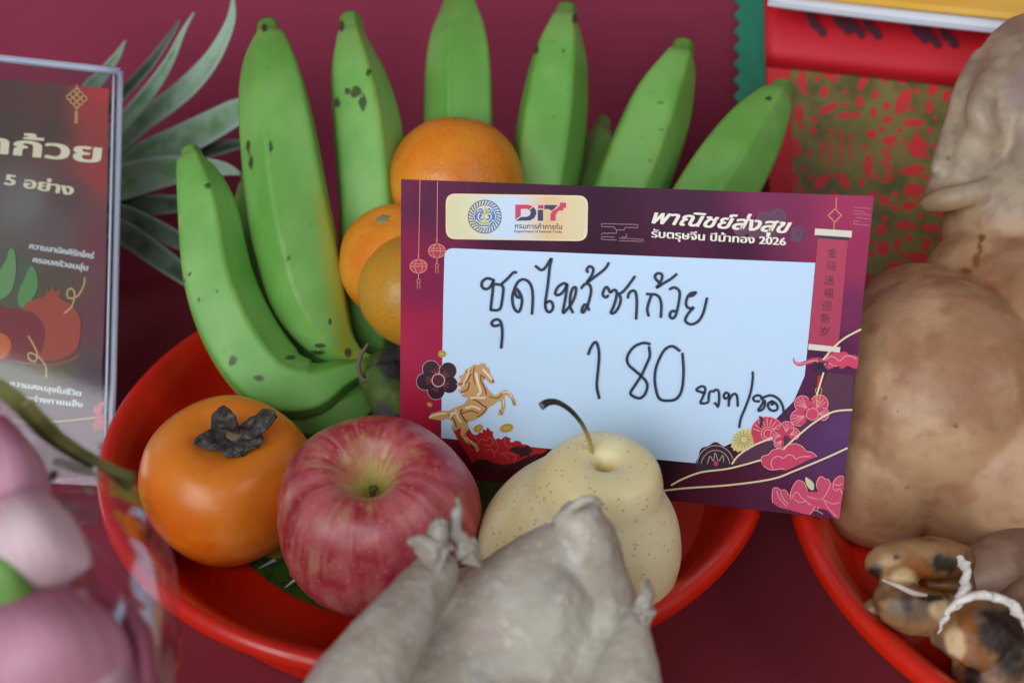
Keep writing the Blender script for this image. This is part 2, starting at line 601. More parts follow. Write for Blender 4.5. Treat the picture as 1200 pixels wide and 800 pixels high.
# ---- pear
def build_pear():
    c = Pz(677, 628, 0.056)
    r = 117 * ((c - CAM) @ FW) / FPX
    prof = np.array([(0, 0.86), (0.04, 0.83), (0.09, 0.91), (0.18, 0.985), (0.34, 1.0), (0.49, 0.94), (0.585, 0.79), (0.655, 0.62), (0.765, 0.45), (0.90, 0.25), (0.985, 0.02), (1.0, -0.2), (0.95, -0.48), (0.78, -0.76), (0.5, -0.93), (0.25, -0.95), (0.1, -0.9), (0, -0.88)]) * r

    def fn(th, t, rr, z):
        k = 1 + 0.03 * np.cos(3 * th + 0.9) + 0.02 * np.cos(2 * th)
        return rr * k, z
    V, F = lathe(prof, 140, 110, fn)
    zz = V[:, 2] / r
    V[:, 0] += np.clip(zz, 0, 2) ** 1.3 * 0.22 * r
    rr = np.hypot(V[:, 0] - np.clip(zz, 0, 2) ** 1.3 * 0.22 * r, V[:, 1]) / r
    n1 = fbm(V / r, 1.3, 4)
    col = mixc(lin(242, 232, 186), lin(232, 216, 160), smoothstep(-0.4, 0.5, n1))
    col = mixc(col, lin(190, 160, 82), smoothstep(0.14, 0.03, rr) * (zz > 0) * 0.9)
    m = Mat('pear_skin', attr=True, rough=0.42)
    m.mix(m.ramp(m.voro(340, 1.0), 0.20, 0.09, 0, 0.75), tuple(lin(150, 112, 66)))
    m.mix(m.ramp(m.noise(50, 4), 0.58, 0.75, 0, 0.25), tuple(lin(198, 176, 104)))
    m.bump(m.noise(260, 3), 0.06, 0.0004).bump(m.noise(34, 3), 0.12, 0.002)
    m.sss(0.15, (1, 0.7, 0.3), 0.004)
    W = place(V, rotm(math.radians(4), math.radians(2), 0.0), c)
    W[:, 2] += 0.0178 - W[:, 2].min()
    t = empty('pear', (c[0], c[1], 0.0178), 'pale yellow freckled pear with a long dark curved stem', 'pear')
    mk('flesh', W, [f[::-1] for f in F], m.m, t, col=col)
    b = W[0]
    d = (b - CAM) @ FW
    pts = [(694, 546, 0.002, 2.6), (692, 522, 0.0, 2.4), (684, 500, -0.003, 2.5), (670, 482, -0.006, 2.8), (655, 472, -0.008, 3.2), (643, 471, -0.009, 4.2), (634, 476, -0.010, 5.0)]
    pp = [P(x, y, d + e) for x, y, e, w in pts]
    ms = Mat('pear_stem', attr=True, rough=0.6)
    ms.bump(ms.noise(500, 3), 0.5, 0.0006)
    V, F = sweep(pp, [w * d / FPX for *_, w in pts], 16, 60)
    tt = np.concatenate([np.repeat(np.linspace(0, 1, 60), 16), [0, 1]])
    col = mixc(lin(176, 150, 64), lin(30, 26, 26), smoothstep(0.12, 0.5, tt))
    col = mixc(col, lin(120, 118, 120), smoothstep(0.93, 1.0, tt))
    mk('stem', V, F, ms.m, t, col=col)


build_pear()


# ---- oranges
def build_orange(px, py, d, rpx, label, tint, nx, ny, seed):
    c = P(px, py, d)
    r = rpx * d / FPX
    prof = np.array([(0, 0.90), (0.1, 0.905), (0.3, 0.90), (0.55, 0.79), (0.8, 0.56), (0.96, 0.24), (1.0, -0.02), (0.95, -0.32), (0.78, -0.62), (0.5, -0.84), (0.25, -0.90), (0, -0.90)]) * r

    def fn(th, t, rr, z):
        return rr * (1 + 0.012 * np.cos(3 * th + seed) + 0.008 * np.cos(7 * th)), z
    V, F = lathe(prof, 110, 84, fn)
    n1 = fbm(V / r, 1.5, 4, (seed, 0, 0))
    col = mixc(tint[0], tint[1], smoothstep(-0.4, 0.5, n1))
    # axis so that the navel shows at pixel (nx, ny)
    a = P(nx, ny, d) - c
    a = a - FW * (a @ FW)
    s = min(np.linalg.norm(a) / (0.90 * r), 0.98)
    ax = a / (np.linalg.norm(a) + 1e-9) * s - FW * math.sqrt(1 - s * s)
    q = Vector(ax.tolist()).to_track_quat('Z', 'Y').to_matrix()
    m = Mat('orange_peel', attr=True, rough=0.4, **{'Coat Weight': 0.08, 'Coat Roughness': 0.3})
    v = m.voro(420, 1.0)
    m.mix(m.ramp(m.voro(300, 1.0), 0.20, 0.08, 0, 0.5), tuple(lin(150, 96, 30)))
    m.mix(m.ramp(m.noise(55, 4), 0.56, 0.74, 0, 0.35), tuple(tint[2]))
    m.bump(v, 0.35, 0.0005).bump(m.noise(30, 3), 0.1, 0.002)
    m.sss(0.12, (1, 0.4, 0.1), 0.003)
    W = place(V, np.array(q), c)
    t = empty('orange', (c[0], c[1], W[:, 2].min()), label, 'orange', 'oranges piled behind the price card')
    mk('peel', W, [f[::-1] for f in F], m.m, t, col=col)
    z = np.array(q)[:, 2]
    Vn, Fn = lathe([(0, 0.0006), (0.0012, 0.0008), (0.0028, 0.0004), (0.0032, -0.0008)], 14, 8)
    ang = np.arange(len(Vn)) % 14
    Vn[:, :2] *= (1 + 0.25 * np.cos(ang * 2 * math.pi / 14 * 5))[:, None]
    mk('stem_button', place(Vn, np.array(q), c + z * 0.905 * r), Fn, flat('stem_button_green', (132, 138, 98), 0.8), t)


OT = (lin(232, 146, 40), lin(226, 128, 24), lin(238, 168, 70))
OG = (lin(196, 144, 44), lin(206, 142, 36), lin(150, 122, 36))
build_orange(534, 212, 0.700, 79.5, 'bright orange resting highest above the card with its navel upward', OT, 541, 139, 1.0)
build_orange(466, 306, 0.672, 70, 'orange with a grey stem scar touching the long banana', OT, 452, 261, 2.2)
build_orange(492, 342, 0.650, 71, 'dull greenish orange half hidden by the card above the banana crown', OG, 520, 275, 3.7)


# ---- bananas
BAN = [  # centre line in photo pixels: x, y, width; then depth at crown end and at tip, section phase
    (0.668, 0.690, 0.3, [(224, 179, 24), (228, 200, 45), (240, 245, 69), (254, 330, 82), (282, 398, 88), (322, 446, 84), (366, 455, 66), (400, 440, 38), (424, 431, 22), (440, 428, 20)]),
    (0.675, 0.712, 0.62, [(314, 31, 25), (316, 56, 50), (320, 92, 74), (328, 150, 89), (341, 240, 98), (352, 292, 98), (366, 348, 90), (388, 392, 62), (414, 417, 30), (436, 426, 20)]),
    (0.700, 0.735, 0.2, [(411, 24, 27), (413, 55, 43), (418, 90, 66), (428, 150, 81), (436, 240, 84), (436, 310, 84), (434, 365, 72), (440, 402, 44), (446, 424, 24)]),
    (0.715, 0.765, 0.5, [(540, -14, 30), (539, 8, 40), (539, 40, 64), (540, 80, 77), (540, 150, 81), (538, 230, 80), (528, 320, 72), (510, 380, 44), (492, 412, 24), (486, 424, 20)]),
    (0.715, 0.750, 0.12, [(664, 13, 26), (660, 35, 42), (655, 65, 64), (649, 115, 78), (642, 170, 83), (634, 225, 80), (618, 300, 76), (588, 366, 50), (560, 402, 24), (548, 416, 20)]),
    (0.740, 0.780, 0.4, [(707, 143, 18), (702, 165, 32), (692, 210, 50), (676, 270, 56), (656, 330, 40), (630, 372, 24), (610, 395, 18)]),
    (0.710, 0.740, 0.05, [(801, 55, 26), (793, 78, 46), (776, 116, 72), (761, 155, 82), (746, 195, 85), (728, 240, 84), (700, 305, 76), (660, 365, 48), (626, 398, 24), (610, 410, 20)]),
    (0.700, 0.725, 0.75, [(917, 103, 25), (905, 121, 46), (884, 152, 70), (860, 190, 84), (836, 228, 88), (800, 282, 82), (752, 340, 60), (706, 382, 32), (672, 404, 22), (655, 410, 20)]),
    (0.700, 0.745, 0.4, [(292, 205, 18), (292, 232, 36), (298, 275, 56), (310, 330, 66), (335, 390, 62), (378, 420, 38), (410, 432, 22), (436, 432, 18)]),
    (0.690, 0.690, 0.1, [(330, 470, 40), (372, 482, 58), (410, 474, 52), (432, 456, 34), (446, 440, 22)]),
]
SCARS = [(417, 108, 6, 7), (425, 121, 4, 10), (395, 121, 3, 7), (407, 107, 3, 4), (273, 422, 5, 6), (303, 443, 8, 3), (338, 303, 1.8, 6), (243, 218, 4, 3), (628, 58, 3, 6),
         (310, 33, 3, 4), (674, 22, 3, 6), (901, 115, 4, 2), (400, 31, 3, 6), (291, 172, 2, 7), (318, 172, 2, 8), (294, 190, 2, 9), (375, 405, 8, 2), (372, 413, 10, 2),
         (660, 60, 2, 2), (762, 188, 2, 2), (775, 152, 2, 2), (222, 320, 2, 2), (233, 352, 2, 3), (216, 328, 1.5, 2), (408, 413, 4, 5), (340, 419, 6, 2), (254, 340, 2, 2), (387, 377, 1.5, 4), (432, 85, 3, 4)]
mb = Mat('green_banana_peel', attr=True, rough=0.5)
mb.mix(mb.ramp(mb.noise(38, 4), 0.5, 0.7, 0, 0.22), tuple(lin(128, 172, 92)))
mb.mix(mb.ramp(mb.noise(420, 3), 0.68, 0.76, 0, 0.55), tuple(lin(58, 78, 24)))
mb.mix(mb.ramp(mb.noise(120, 5), 0.70, 0.76, 0, 0.6), tuple(lin(64, 70, 28)))
mv = [n for n in mb.nt.nodes if n.bl_idname == 'ShaderNodeVertexColor'][0]
sf = mb.math('ADD', mv.outputs['Alpha'], mb.math('MULTIPLY', mb.noise(330, 4), 0.55))
mb.mix(mb.ramp(sf, 0.74, 0.92, 0, 0.85), tuple(lin(48, 46, 26)))
mb.bump(mb.noise(220, 4), 0.08, 0.0006).bump(mb.noise(40, 3), 0.12, 0.002)
mb.sss(0.08, (0.5, 1, 0.2), 0.003)
M_BAN = mb.m


def build_bananas():
    c0 = P(446, 432, 0.675)
    t = empty('banana_bunch', (c0[0], c0[1] + 0.04, 0.0178), 'bunch of green unripe bananas fanned upward behind the card', 'bananas')
    for bi, (d0, d1, ph, pts) in enumerate(BAN):
        (x0, y0, w0), (x1, y1, w1) = pts[:2]
        if bi != 9:                                  # short bottle neck before the blunt tip
            pts = [pts[0], (x0 + (x1 - x0) * 0.5, y0 + (y1 - y0) * 0.5, w0 * 1.14)] + pts[1:]
        n = len(pts)
        pp, rr = [], []
        for i, (x, y, w) in enumerate(pts):
            s = i / (n - 1)
            d = d1 + (d0 - d1) * s - 0.012 * math.sin(math.pi * s)
            pp.append(P(x, y, d))
            rr.append(w / 2 * d / FPX)
        def prof(th, s):
            q = (th + ph * 2 * math.pi / 5) % (2 * math.pi / 5) - math.pi / 5
            pent = math.cos(math.pi / 5) / np.cos(q) * 1.10
            k = 0.6 * smoothstep(0.0, 0.06, np.array(s)) + 0.25
            return (1 - k) * 1.0 + k * pent
        seg, nn = 70, 140
        V, F = sweep(pp, rr, seg, nn, prof, up=(0.2, -1, 0.5))
        th = np.tile(np.linspace(0, 2 * math.pi, seg, endpoint=False), nn)
        s = np.repeat(np.linspace(0, 1, nn), seg)
        q = np.abs((th + ph * 2 * math.pi / 5) % (2 * math.pi / 5) - math.pi / 5)
        ridge = smoothstep(0.48, 0.62, q)
        th = np.append(th, [0, 0])
        s = np.append(s, [0, 1])
        ridge = np.append(ridge, [0, 0])
        n1 = fbm(V, 26, 4, (bi * 3.1, 0, 0))
        nl = fbm(V, 130, 3, (bi, 4, 0))
        col = mixc(lin(104, 166, 72), lin(126, 182, 94), smoothstep(-0.5, 0.5, n1))
        col = mixc(col, lin(86, 150, 48), ridge * 0.5)
        col = mixc(col, lin(170, 178, 70), smoothstep(0.0, 0.8, nl + n1) * ridge * 0.35)
        col = mixc(col, lin(70, 140, 36), smoothstep(0.14, 0.03, s) * 0.55)
        col = mixc(col, lin(138, 150, 66), smoothstep(0.85, 1, s) * 0.6)
        col = mixc(col, lin(40, 40, 24), smoothstep(0.016, 0.004, s + 0.01 * nl) * 0.9)
        if bi == 1:
            uv = proj(V)
            col = mixc(col, lin(158, 150, 24), smoothstep(22, 0, np.abs(uv[:, 0] - (380 + (uv[:, 1] - 240) * 0.16))) * smoothstep(200, 260, uv[:, 1]) * 0.75)
        uv = proj(V)
        field = np.zeros(len(V))
        for x, y, a, b in SCARS:
            e = np.hypot((uv[:, 0] - x) / (a + 1.0), (uv[:, 1] - y) / (b + 1.0))
            field = np.maximum(field, np.clip(1 - e / 2, 0, 1))
        mk('banana', V, F, M_BAN, t, col=np.column_stack([col, field]))
    # crown the fingers grow from
    cr = [P(428, 436, 0.672), P(446, 440, 0.668), P(470, 440, 0.672), P(510, 432, 0.69), P(570, 416, 0.708), P(630, 404, 0.715), P(668, 406, 0.705)]
    V, F = sweep(cr, [0.007, 0.013, 0.0155, 0.014, 0.013, 0.012, 0.006], 30, 70, squash=1.0)
    V2, F2 = sweep([P(452, 440, 0.662), P(458, 468, 0.655), P(461, 494, 0.652)], [0.0125, 0.0105, 0.0085], 30, 30)
    V, F, N = blob([(V, F), (V2, F2)], 0.0016, 4)
    n1 = fbm(V, 90, 4)
    V = V + N * (0.0010 * n1)[:, None]
    uv = proj(V)
    col = mixc(lin(96, 118, 50), lin(70, 96, 34), smoothstep(-0.3, 0.4, n1))
    e = np.hypot((uv[:, 0] - 457) / 22, (uv[:, 1] - 428) / 29) + 0.6 * n1
    col = mixc(col, lin(52, 48, 52), smoothstep(1.1, 0.75, e))
    e = np.hypot((uv[:, 0] - 446) / 17, (uv[:, 1] - 484) / 18) + 0.6 * n1
    col = mixc(col, lin(66, 62, 62), smoothstep(1.1, 0.6, e))
    mcr = Mat('banana_crown_skin', attr=True, rough=0.7)
    mcr.bump(mcr.noise(300, 4), 0.5, 0.001)
    cro = mk('crown', V, F, mcr.m, t, col=col)
    # curled cut scar in front of the crown
    pts = [(432, 402, 3), (423, 416, 5), (420, 432, 6), (426, 445, 6), (434, 443, 4)]
    mk('bract_scar', *sweep([P(x, y, 0.652) for x, y, w in pts], [w / 2 * 0.652 / FPX for *_, w in pts], 12, 30), flat('dry_bract', (116, 96, 88), 0.85), cro)


build_bananas()
# ------------------------------------------------------------------ flat print on a plane
class Plane:
    def __init__(s, o, n):
        s.o, s.n = np.array(o, float), np.array(n, float) / np.linalg.norm(n)

    def at(s, x, y, layer=0.0):
        o = s.o + s.n * layer
        r = ray(x, y)
        return CAM + r * (((o - CAM) @ s.n) / (r @ s.n))


LAY = 0.00007


def poly(pl, pts, layer):
    V = np.array([pl.at(x, y, layer * LAY + 0.0004) for x, y in pts])
    T = tessellate_polygon([[Vector((x, y, 0)) for x, y in pts]])
    return V, [tuple(t) for t in T]


def ribbon(pl, pts, w, layer, n=None, closed=False, taper=None):
    p = np.asarray(pts, float)
    L = np.linalg.norm(np.diff(p, axis=0), axis=1).sum()
    n = n or int(max(8, min(90, L / 2.2)))
    if closed:
        c = catmull(p, n, True)
        c = np.vstack([c, c[:1]])
    else:
        c = catmull(p, n) if len(p) > 2 else np.array([p[0] + (p[-1] - p[0]) * t for t in np.linspace(0, 1, n)])
    T = np.gradient(c, axis=0)
    T /= np.maximum(np.linalg.norm(T, axis=1), 1e-9)[:, None]
    N = np.stack([-T[:, 1], T[:, 0]], 1)
    ww = np.full(len(c), w / 2)
    if taper:
        ww = ww * np.array([taper(t) for t in np.linspace(0, 1, len(c))])
    V = []
    for k in range(len(c)):
        V += [c[k] + N[k] * ww[k], c[k] - N[k] * ww[k]]
    F = [(2 * k, 2 * k + 1, 2 * k + 3, 2 * k + 2) for k in range(len(c) - 1)]
    if not closed and not taper:                                  # round caps
        for k, sgn in ((0, -1), (len(c) - 1, 1)):
            b = len(V)
            a0 = math.atan2(N[k][1], N[k][0])
            V.append(c[k])
            m = 8
            for i in range(m + 1):
                a = a0 - sgn * math.pi * i / m
                V.append(c[k] + np.array([math.cos(a), math.sin(a)]) * ww[k])
            F += [(b, b + 1 + i, b + 2 + i) for i in range(m)]
    off = layer * LAY + 0.0004
    return np.array([pl.at(x, y, off) for x, y in V]), F


def ring_pts(cx, cy, rx, ry=None, n=40, rot=0.0, wob=0.0, k=8):
    ry = rx if ry is None else ry
    out = []
    for i in range(n):
        a = 2 * math.pi * i / n
        f = 1 + wob * math.cos(k * a)
        u, v = rx * f * math.cos(a), ry * f * math.sin(a)
        out.append((cx + u * math.cos(rot) - v * math.sin(rot), cy + u * math.sin(rot) + v * math.cos(rot)))
    return out


def rrect(tl, tr, br, bl, r, n=6):
    c = [np.array(p, float) for p in (tl, tr, br, bl)]
    out = []
    for i in range(4):
        p, a, b = c[i], c[i - 1], c[(i + 1) % 4]
        u, v = (a - p) / np.linalg.norm(a - p), (b - p) / np.linalg.norm(b - p)
        for k in range(n + 1):
            t = k / n
            out.append(tuple((1 - t) ** 2 * (p + u * r) + 2 * t * (1 - t) * p + t * t * (p + v * r)))
    return out


def text_mesh(body, bold=0.0, shear=0.0, width=None):
    cu = bpy.data.curves.new('t', 'FONT')
    cu.body = body
    cu.size = 1
    cu.offset = bold
    cu.shear = shear
    cu.resolution_u = 4
    o = bpy.data.objects.new('t', cu)
    scene.collection.objects.link(o)
    bpy.context.view_layer.update()
    ev = o.evaluated_get(bpy.context.evaluated_depsgraph_get())
    t = ev.to_mesh()
    V = np.array([v.co[:] for v in t.vertices])
    F = [tuple(p.vertices) for p in t.polygons]
    ev.to_mesh_clear()
    bpy.data.objects.remove(o)
    bpy.data.curves.remove(cu)
    return V, F


def text(pl, body, p0, p1, hpx, layer, bold=0.0, shear=0.0):
    """baseline from pixel p0 to p1, letters (x-height unit 0.7) hpx tall"""
    V, F = text_mesh(body, bold, shear)
    x0, x1 = V[:, 0].min(), V[:, 0].max()
    p0, p1 = np.array(p0, float), np.array(p1, float)
    d = p1 - p0
    u = d / np.linalg.norm(d)
    v = np.array([u[1], -u[0]])
    sy = hpx / 0.7
    Q = p0 + ((V[:, 0] - x0) / (x1 - x0))[:, None] * d + (V[:, 1] * sy)[:, None] * v
    off = layer * LAY + 0.0004
    return np.array([pl.at(x, y, off) for x, y in Q]), F


def crop(pts, ox, oy, s):
    return [(ox + x / s, oy + y / s) for x, y in pts]


# ------------------------------------------------------------------ the price card
CN = np.array([-0.1976, -0.93775, 0.28562])
CARD = Plane(CAM + (P(729.4, 406.33, 0.65307) - CAM) * 0.915, CN)
CORN = [(470, 210), (1024, 230), (985, 608), (468.5, 552)]
SAMP = [(475, 215, 110, 40, 75), (475, 300, 140, 35, 75), (475, 400, 172, 40, 75), (475, 490, 168, 28, 58), (503, 240, 92, 38, 70), (505, 330, 132, 36, 74), (505, 400, 165, 38, 72), (600, 218, 74, 34, 62), (700, 245, 60, 30, 54),
        (600, 285, 66, 28, 52), (700, 290, 58, 26, 48), (800, 235, 74, 38, 66), (860, 290, 70, 30, 58), (900, 240, 128, 52, 92), (1005, 245, 168, 58, 98), (1000, 300, 160, 52, 92), (988, 370, 122, 48, 92), (972, 405, 84, 34, 70),
        (965, 470, 84, 38, 72), (985, 500, 98, 62, 112), (975, 530, 92, 56, 102), (900, 575, 88, 34, 66), (850, 535, 78, 24, 46), (840, 560, 86, 24, 46), (800, 570, 80, 22, 42), (780, 550, 40, 16, 30), (740, 550, 34, 14, 26), (640, 560, 58, 10, 22), (560, 560, 90, 12, 24), (975, 590, 92, 40, 80)]


def card_color(x, y):
    w = np.array([1 / (((x - a[0]) ** 2 + (y - a[1]) ** 2) ** 1.4 + 30) for a in SAMP])
    c = np.array([lin(*a[2:]) for a in SAMP])
    return (w[:, None] * c).sum(0) / w.sum()


def build_card():
    nu, nv = 50, 36
    tl, tr, br, bl = [np.array(p, float) for p in CORN]
    V, col = [], []
    for back in (0, 1):
        for i in range(nu):
            for j in range(nv):
                s, t = i / (nu - 1), j / (nv - 1)
                q = (tl * (1 - s) + tr * s) * (1 - t) + (bl * (1 - s) + br * s) * t
                V.append(CARD.at(q[0], q[1], 0.0003 if not back else -0.0003))
                col.append(card_color(*q) if not back else lin(225, 225, 228))
    n = nu * nv
    F = grid_faces(nu, nv)
    G = F + [tuple(k + n for k in f[::-1]) for f in F]
    rim = [j for j in range(nv)] + [i * nv + nv - 1 for i in range(1, nu)] + [(nu - 1) * nv + j for j in range(nv - 2, -1, -1)] + [i * nv for i in range(nu - 2, 0, -1)]
    for k in range(len(rim)):
        p, q = rim[k], rim[(k + 1) % len(rim)]
        G.append((q, p, p + n, q + n))
    m = Mat('printed_card', attr=True, rough=0.5, **{'Specular IOR Level': 0.12})
    m.bump(m.noise(600, 2), 0.04, 0.0003)
    c = CARD.at(740, 570)
    t = empty('price_card', (c[0], c[1], c[2] - 0.002), 'festive purple and crimson price card with handwritten Thai and the number 180', 'price card')
    mk('card_board', np.array(V), G, m.m, t, col=np.array(col), smooth=False)

    def add(name, parts, mat, parent=t):
        return mk(name, *merge(*parts), mat, parent, smooth=False)
    rb = lambda pts, w, L, **k: ribbon(CARD, pts, w, L, **k)
    pg = lambda pts, L: poly(CARD, pts, L)
    cpg = lambda pts, L: poly(CARD, [tuple(q) for q in catmull(pts, len(pts) * 5, True)], L)
    # white writing field
    mw = Mat('white_writing_field', tuple(lin(198, 226, 255)), 0.35)
    mw.mix(mw.ramp(mw.noise(20, 3), 0.4, 0.7, 0, 0.25), tuple(lin(214, 232, 255)))
    wf = add('writing_field', [pg(rrect((521, 290.5), (955.5, 308), (941, 545), (516.5, 512), 11)[:7] + [(740, 299.2), (955.5, 308), (948, 390), (943, 440), (930, 470), (905, 495), (870, 512), (845, 525), (816, 542.5), (700, 531.5), (600, 521), (517, 513), (518, 440), (519.5, 350)], 1)], mw.m)
    CREAM = flat('print_cream', (238, 220, 180), 0.4)
    GOLD = flat('print_gold', (205, 160, 105), 0.35)
    PINK = flat('print_pink', (206, 62, 100), 0.42)
    PALE = flat('print_pale_pink', (240, 170, 180), 0.42)
    PLUM = flat('print_plum', (44, 16, 34), 0.42)
    RED = flat('print_red', (178, 26, 34), 0.42)
    NAVY = flat('print_navy', (38, 38, 92), 0.42)
    ROSE = flat('print_rose', (204, 52, 88), 0.42)
    MAUVE = flat('print_mauve', (92, 40, 76), 0.42)
    WHITE = flat('print_white', (244, 240, 224), 0.42)
    # --- logo panel
    lp = [(524, 228.5), (687.5, 231), (686.5, 281), (524, 278.5)]
    nn = 40
    Vp, cp = [], []
    stops = [(0.0, (222, 214, 168)), (0.2, (224, 222, 184)), (0.33, (206, 224, 240)), (0.46, (204, 224, 250)), (0.58, (220, 216, 214)), (0.72, (230, 194, 142)), (0.86, (232, 206, 160)), (1, (222, 216, 172))]
    rr = rrect(*lp, 11)
    brd = rrect((522.3, 226.8), (689.2, 229.3), (688.2, 282.7), (522.3, 280.2), 12)
    pan = add('logo_panel', [pg(brd, 1)], CREAM)
    strips = []
    xs = np.linspace(523.6, 687.6, nn)

    def yb(x, top):
        ys = [q[1] for q in rr]
        best = []
        for k in range(len(rr)):
            a, b = rr[k], rr[(k + 1) % len(rr)]
            if (a[0] - x) * (b[0] - x) <= 0 and abs(a[0] - b[0]) > 1e-6:
                best.append(a[1] + (b[1] - a[1]) * (x - a[0]) / (b[0] - a[0]))
        return (min(best) if top else max(best)) if best else sum(ys) / len(ys)
    xs = np.clip(xs, min(q[0] for q in rr) + 0.05, max(q[0] for q in rr) - 0.05)
    for x in xs:
        s = (x - 524) / 163
        k = max(i for i in range(len(stops) - 1) if stops[i][0] <= max(s, 0))
        f = (s - stops[k][0]) / (stops[k + 1][0] - stops[k][0])
        cc = mixc(lin(*stops[k][1]), lin(*stops[k + 1][1]), np.clip(f, 0, 1))
        for top in (True, False):
            Vp.append(CARD.at(x, yb(x, top), 2 * LAY + 0.0004))
            cp.append(cc)
    mk('panel_gradient', np.array(Vp), [(2 * i, 2 * i + 1, 2 * i + 3, 2 * i + 2) for i in range(nn - 1)], Mat('panel_print', attr=True, rough=0.4).m, pan, col=np.array(cp), smooth=False)
    ex, ey = 568, 254
    SLATE = flat('seal_slate', (92, 100, 128), 0.45)
    BLUE = flat('seal_blue', (72, 112, 188), 0.45)
    YEL = flat('seal_yellow', (214, 200, 96), 0.45)
    parts = [rb(ring_pts(ex, ey, r), w, 3, closed=True, n=48) for r, w in ((19.3, 1.1), (13.6, 0.8))]
    for i in range(30):
        a = i * 2 * math.pi / 30
        parts.append(rb([(ex + 14.8 * math.cos(a), ey + 14.8 * math.sin(a)), (ex + 18 * math.cos(a + 0.11), ey + 18 * math.sin(a + 0.11))], 1.5, 3, n=3))
    add('seal_ring', parts, SLATE, pan)
    parts = []
    for sg in (-1, 1):
        for pts in ([(1, 8), (6, 6), (9.5, 1), (8, -4), (5, -6), (4, -3), (6, -1)], [(2, 3), (5, 3), (6, 0), (4, -1)], [(2, -4), (4, -9), (7, -8)], [(1, 10.5), (6, 10), (10, 6)], [(9, -7), (11, -2), (11, 4)]):
            parts.append(rb([(ex + sg * x, ey + y) for x, y in pts], 1.7, 3))
    add('seal_figure', parts, BLUE, pan)
    add('seal_gilding', [rb([(ex, ey - 11), (ex + 0.8, ey - 5), (ex - 1.5, ey), (ex + 1, ey + 4), (ex, ey + 7)], 2.6, 4), rb([(ex - 7, ey + 7), (ex, ey + 8.5), (ex + 7, ey + 7)], 1.8, 4), rb([(ex + 3, ey - 9), (ex + 4, ey - 2)], 1.5, 4)], YEL, pan)
    L = lambda pts: crop(pts, 520, 225, 7.06)
    add('logo_letter', [pg(L([(592, 105), (700, 105), (737, 120), (705, 148), (690, 140), (637, 140), (637, 198), (592, 230)]), 3), pg(L([(780, 108), (826, 108), (826, 138), (780, 138)]), 3),
                        pg(L([(930, 140), (960, 112), (962, 88), (1012, 88), (1012, 132), (990, 132), (990, 152), (950, 156), (926, 190), (926, 238), (882, 238), (882, 185), (900, 155)]), 3)], flat('logo_crimson', (206, 44, 96), 0.4), pan)
    add('logo_letter', [pg(L([(743, 124), (762, 150), (766, 180), (750, 215), (715, 236), (596, 239), (638, 207), (690, 205), (715, 190), (720, 165), (710, 151)]), 3), pg(L([(778, 148), (822, 148), (822, 239), (778, 239)]), 3), pg(L([(832, 108), (944, 108), (912, 142), (890, 155), (870, 142), (832, 142)]), 3)], NAVY, pan)
    add('lettering', [text(CARD, 'กรมการค้าภายใน', (603.3, 267.6), (658.5, 268.6), 5.6, 3, 0.012)], flat('print_dark_navy', (34, 30, 52), 0.45), pan)
    add('lettering', [text(CARD, 'Department of Internal Trade', (602.6, 272.3), (658.3, 273), 3.0, 3, 0.012)], flat('print_dark_navy', (44, 40, 62), 0.45), pan)
    # --- headline
    add('headline', [text(CARD, 'พาณิชย์ส่งสุข', (763.5 + d, 261 + e), (926 + d, 273 + e), 15.5, 4 + 0.2 * k, 0.004, 0.35) for k, (d, e) in enumerate(((0, 0), (0.7, 0), (1.4, 0.1), (0.4, 0.7), (1.1, 0.8)))], WHITE)
    add('headline', [text(CARD, 'รับตรุษจีน ปีม้าทอง 2026', (763 + d, 278), (920 + d, 287.5), 8.8, 4 + 0.2 * d, 0.003) for d in (0, 0.5, 1.0)], WHITE)
    add('cloud_motif', [pg(ring_pts(x, y, r), L) for x, y, r, L in ((897, 257, 10, 2), (911, 254, 10, 2.2), (904, 264, 12, 2.4), (868, 268, 9, 2.6), (885, 268, 11, 2.8), (934, 275, 9, 3.0), (900, 276, 10, 3.2))], MAUVE)
    add('cloud_line', [rb(ring_pts(934, 275, 5.5, n=20), 0.9, 3.6, closed=True), rb([(886, 262), (892, 249), (904, 252), (912, 245), (921, 252), (919, 260)], 0.9, 3.6), rb([(926, 280), (936, 284), (946, 278), (940, 266), (928, 268)], 0.9, 3.6)], flat('print_dusty', (120, 60, 98), 0.42))
    K = lambda pts: crop(pts, 460, 200, 4)
    fr = flat('print_fret', (150, 112, 128), 0.42)
    add('fret_line', [rb(K(p), 0.9, 2, n=max(3, len(p) * 5)) for p in ([(980, 248), (1150, 253)], [(980, 248), (980, 262)], [(980, 262), (1040, 264)], [(1040, 264), (1048, 276), (1085, 278)], [(1150, 253), (1148, 268)], [(1148, 268), (1090, 266)], [(1090, 266), (1085, 280)],
                     [(1010, 292), (1050, 294)], [(1050, 294), (1050, 282)], [(1095, 296), (1096, 310), (1075, 312)], [(978, 300), (990, 292), (1010, 296)], [(980, 322), (1050, 325)], [(980, 322), (984, 310), (1040, 312)], [(1062, 316), (1175, 322)], [(1175, 322), (1172, 332)], [(1172, 332), (1062, 328)])], fr)
    S = lambda pts: crop(pts, 925, 225, 4)
    add('fret_line', [rb(S(p), 0.7, 2, n=8) for p in ([(302, 72), (380, 78)], [(302, 88), (350, 92)], [(350, 92), (352, 104)], [(305, 102), (380, 108)], [(318, 120), (382, 128)], [(302, 135), (330, 138)], [(302, 150), (378, 158)], [(302, 135), (302, 150)])], flat('print_fret_pink', (205, 110, 140), 0.42))
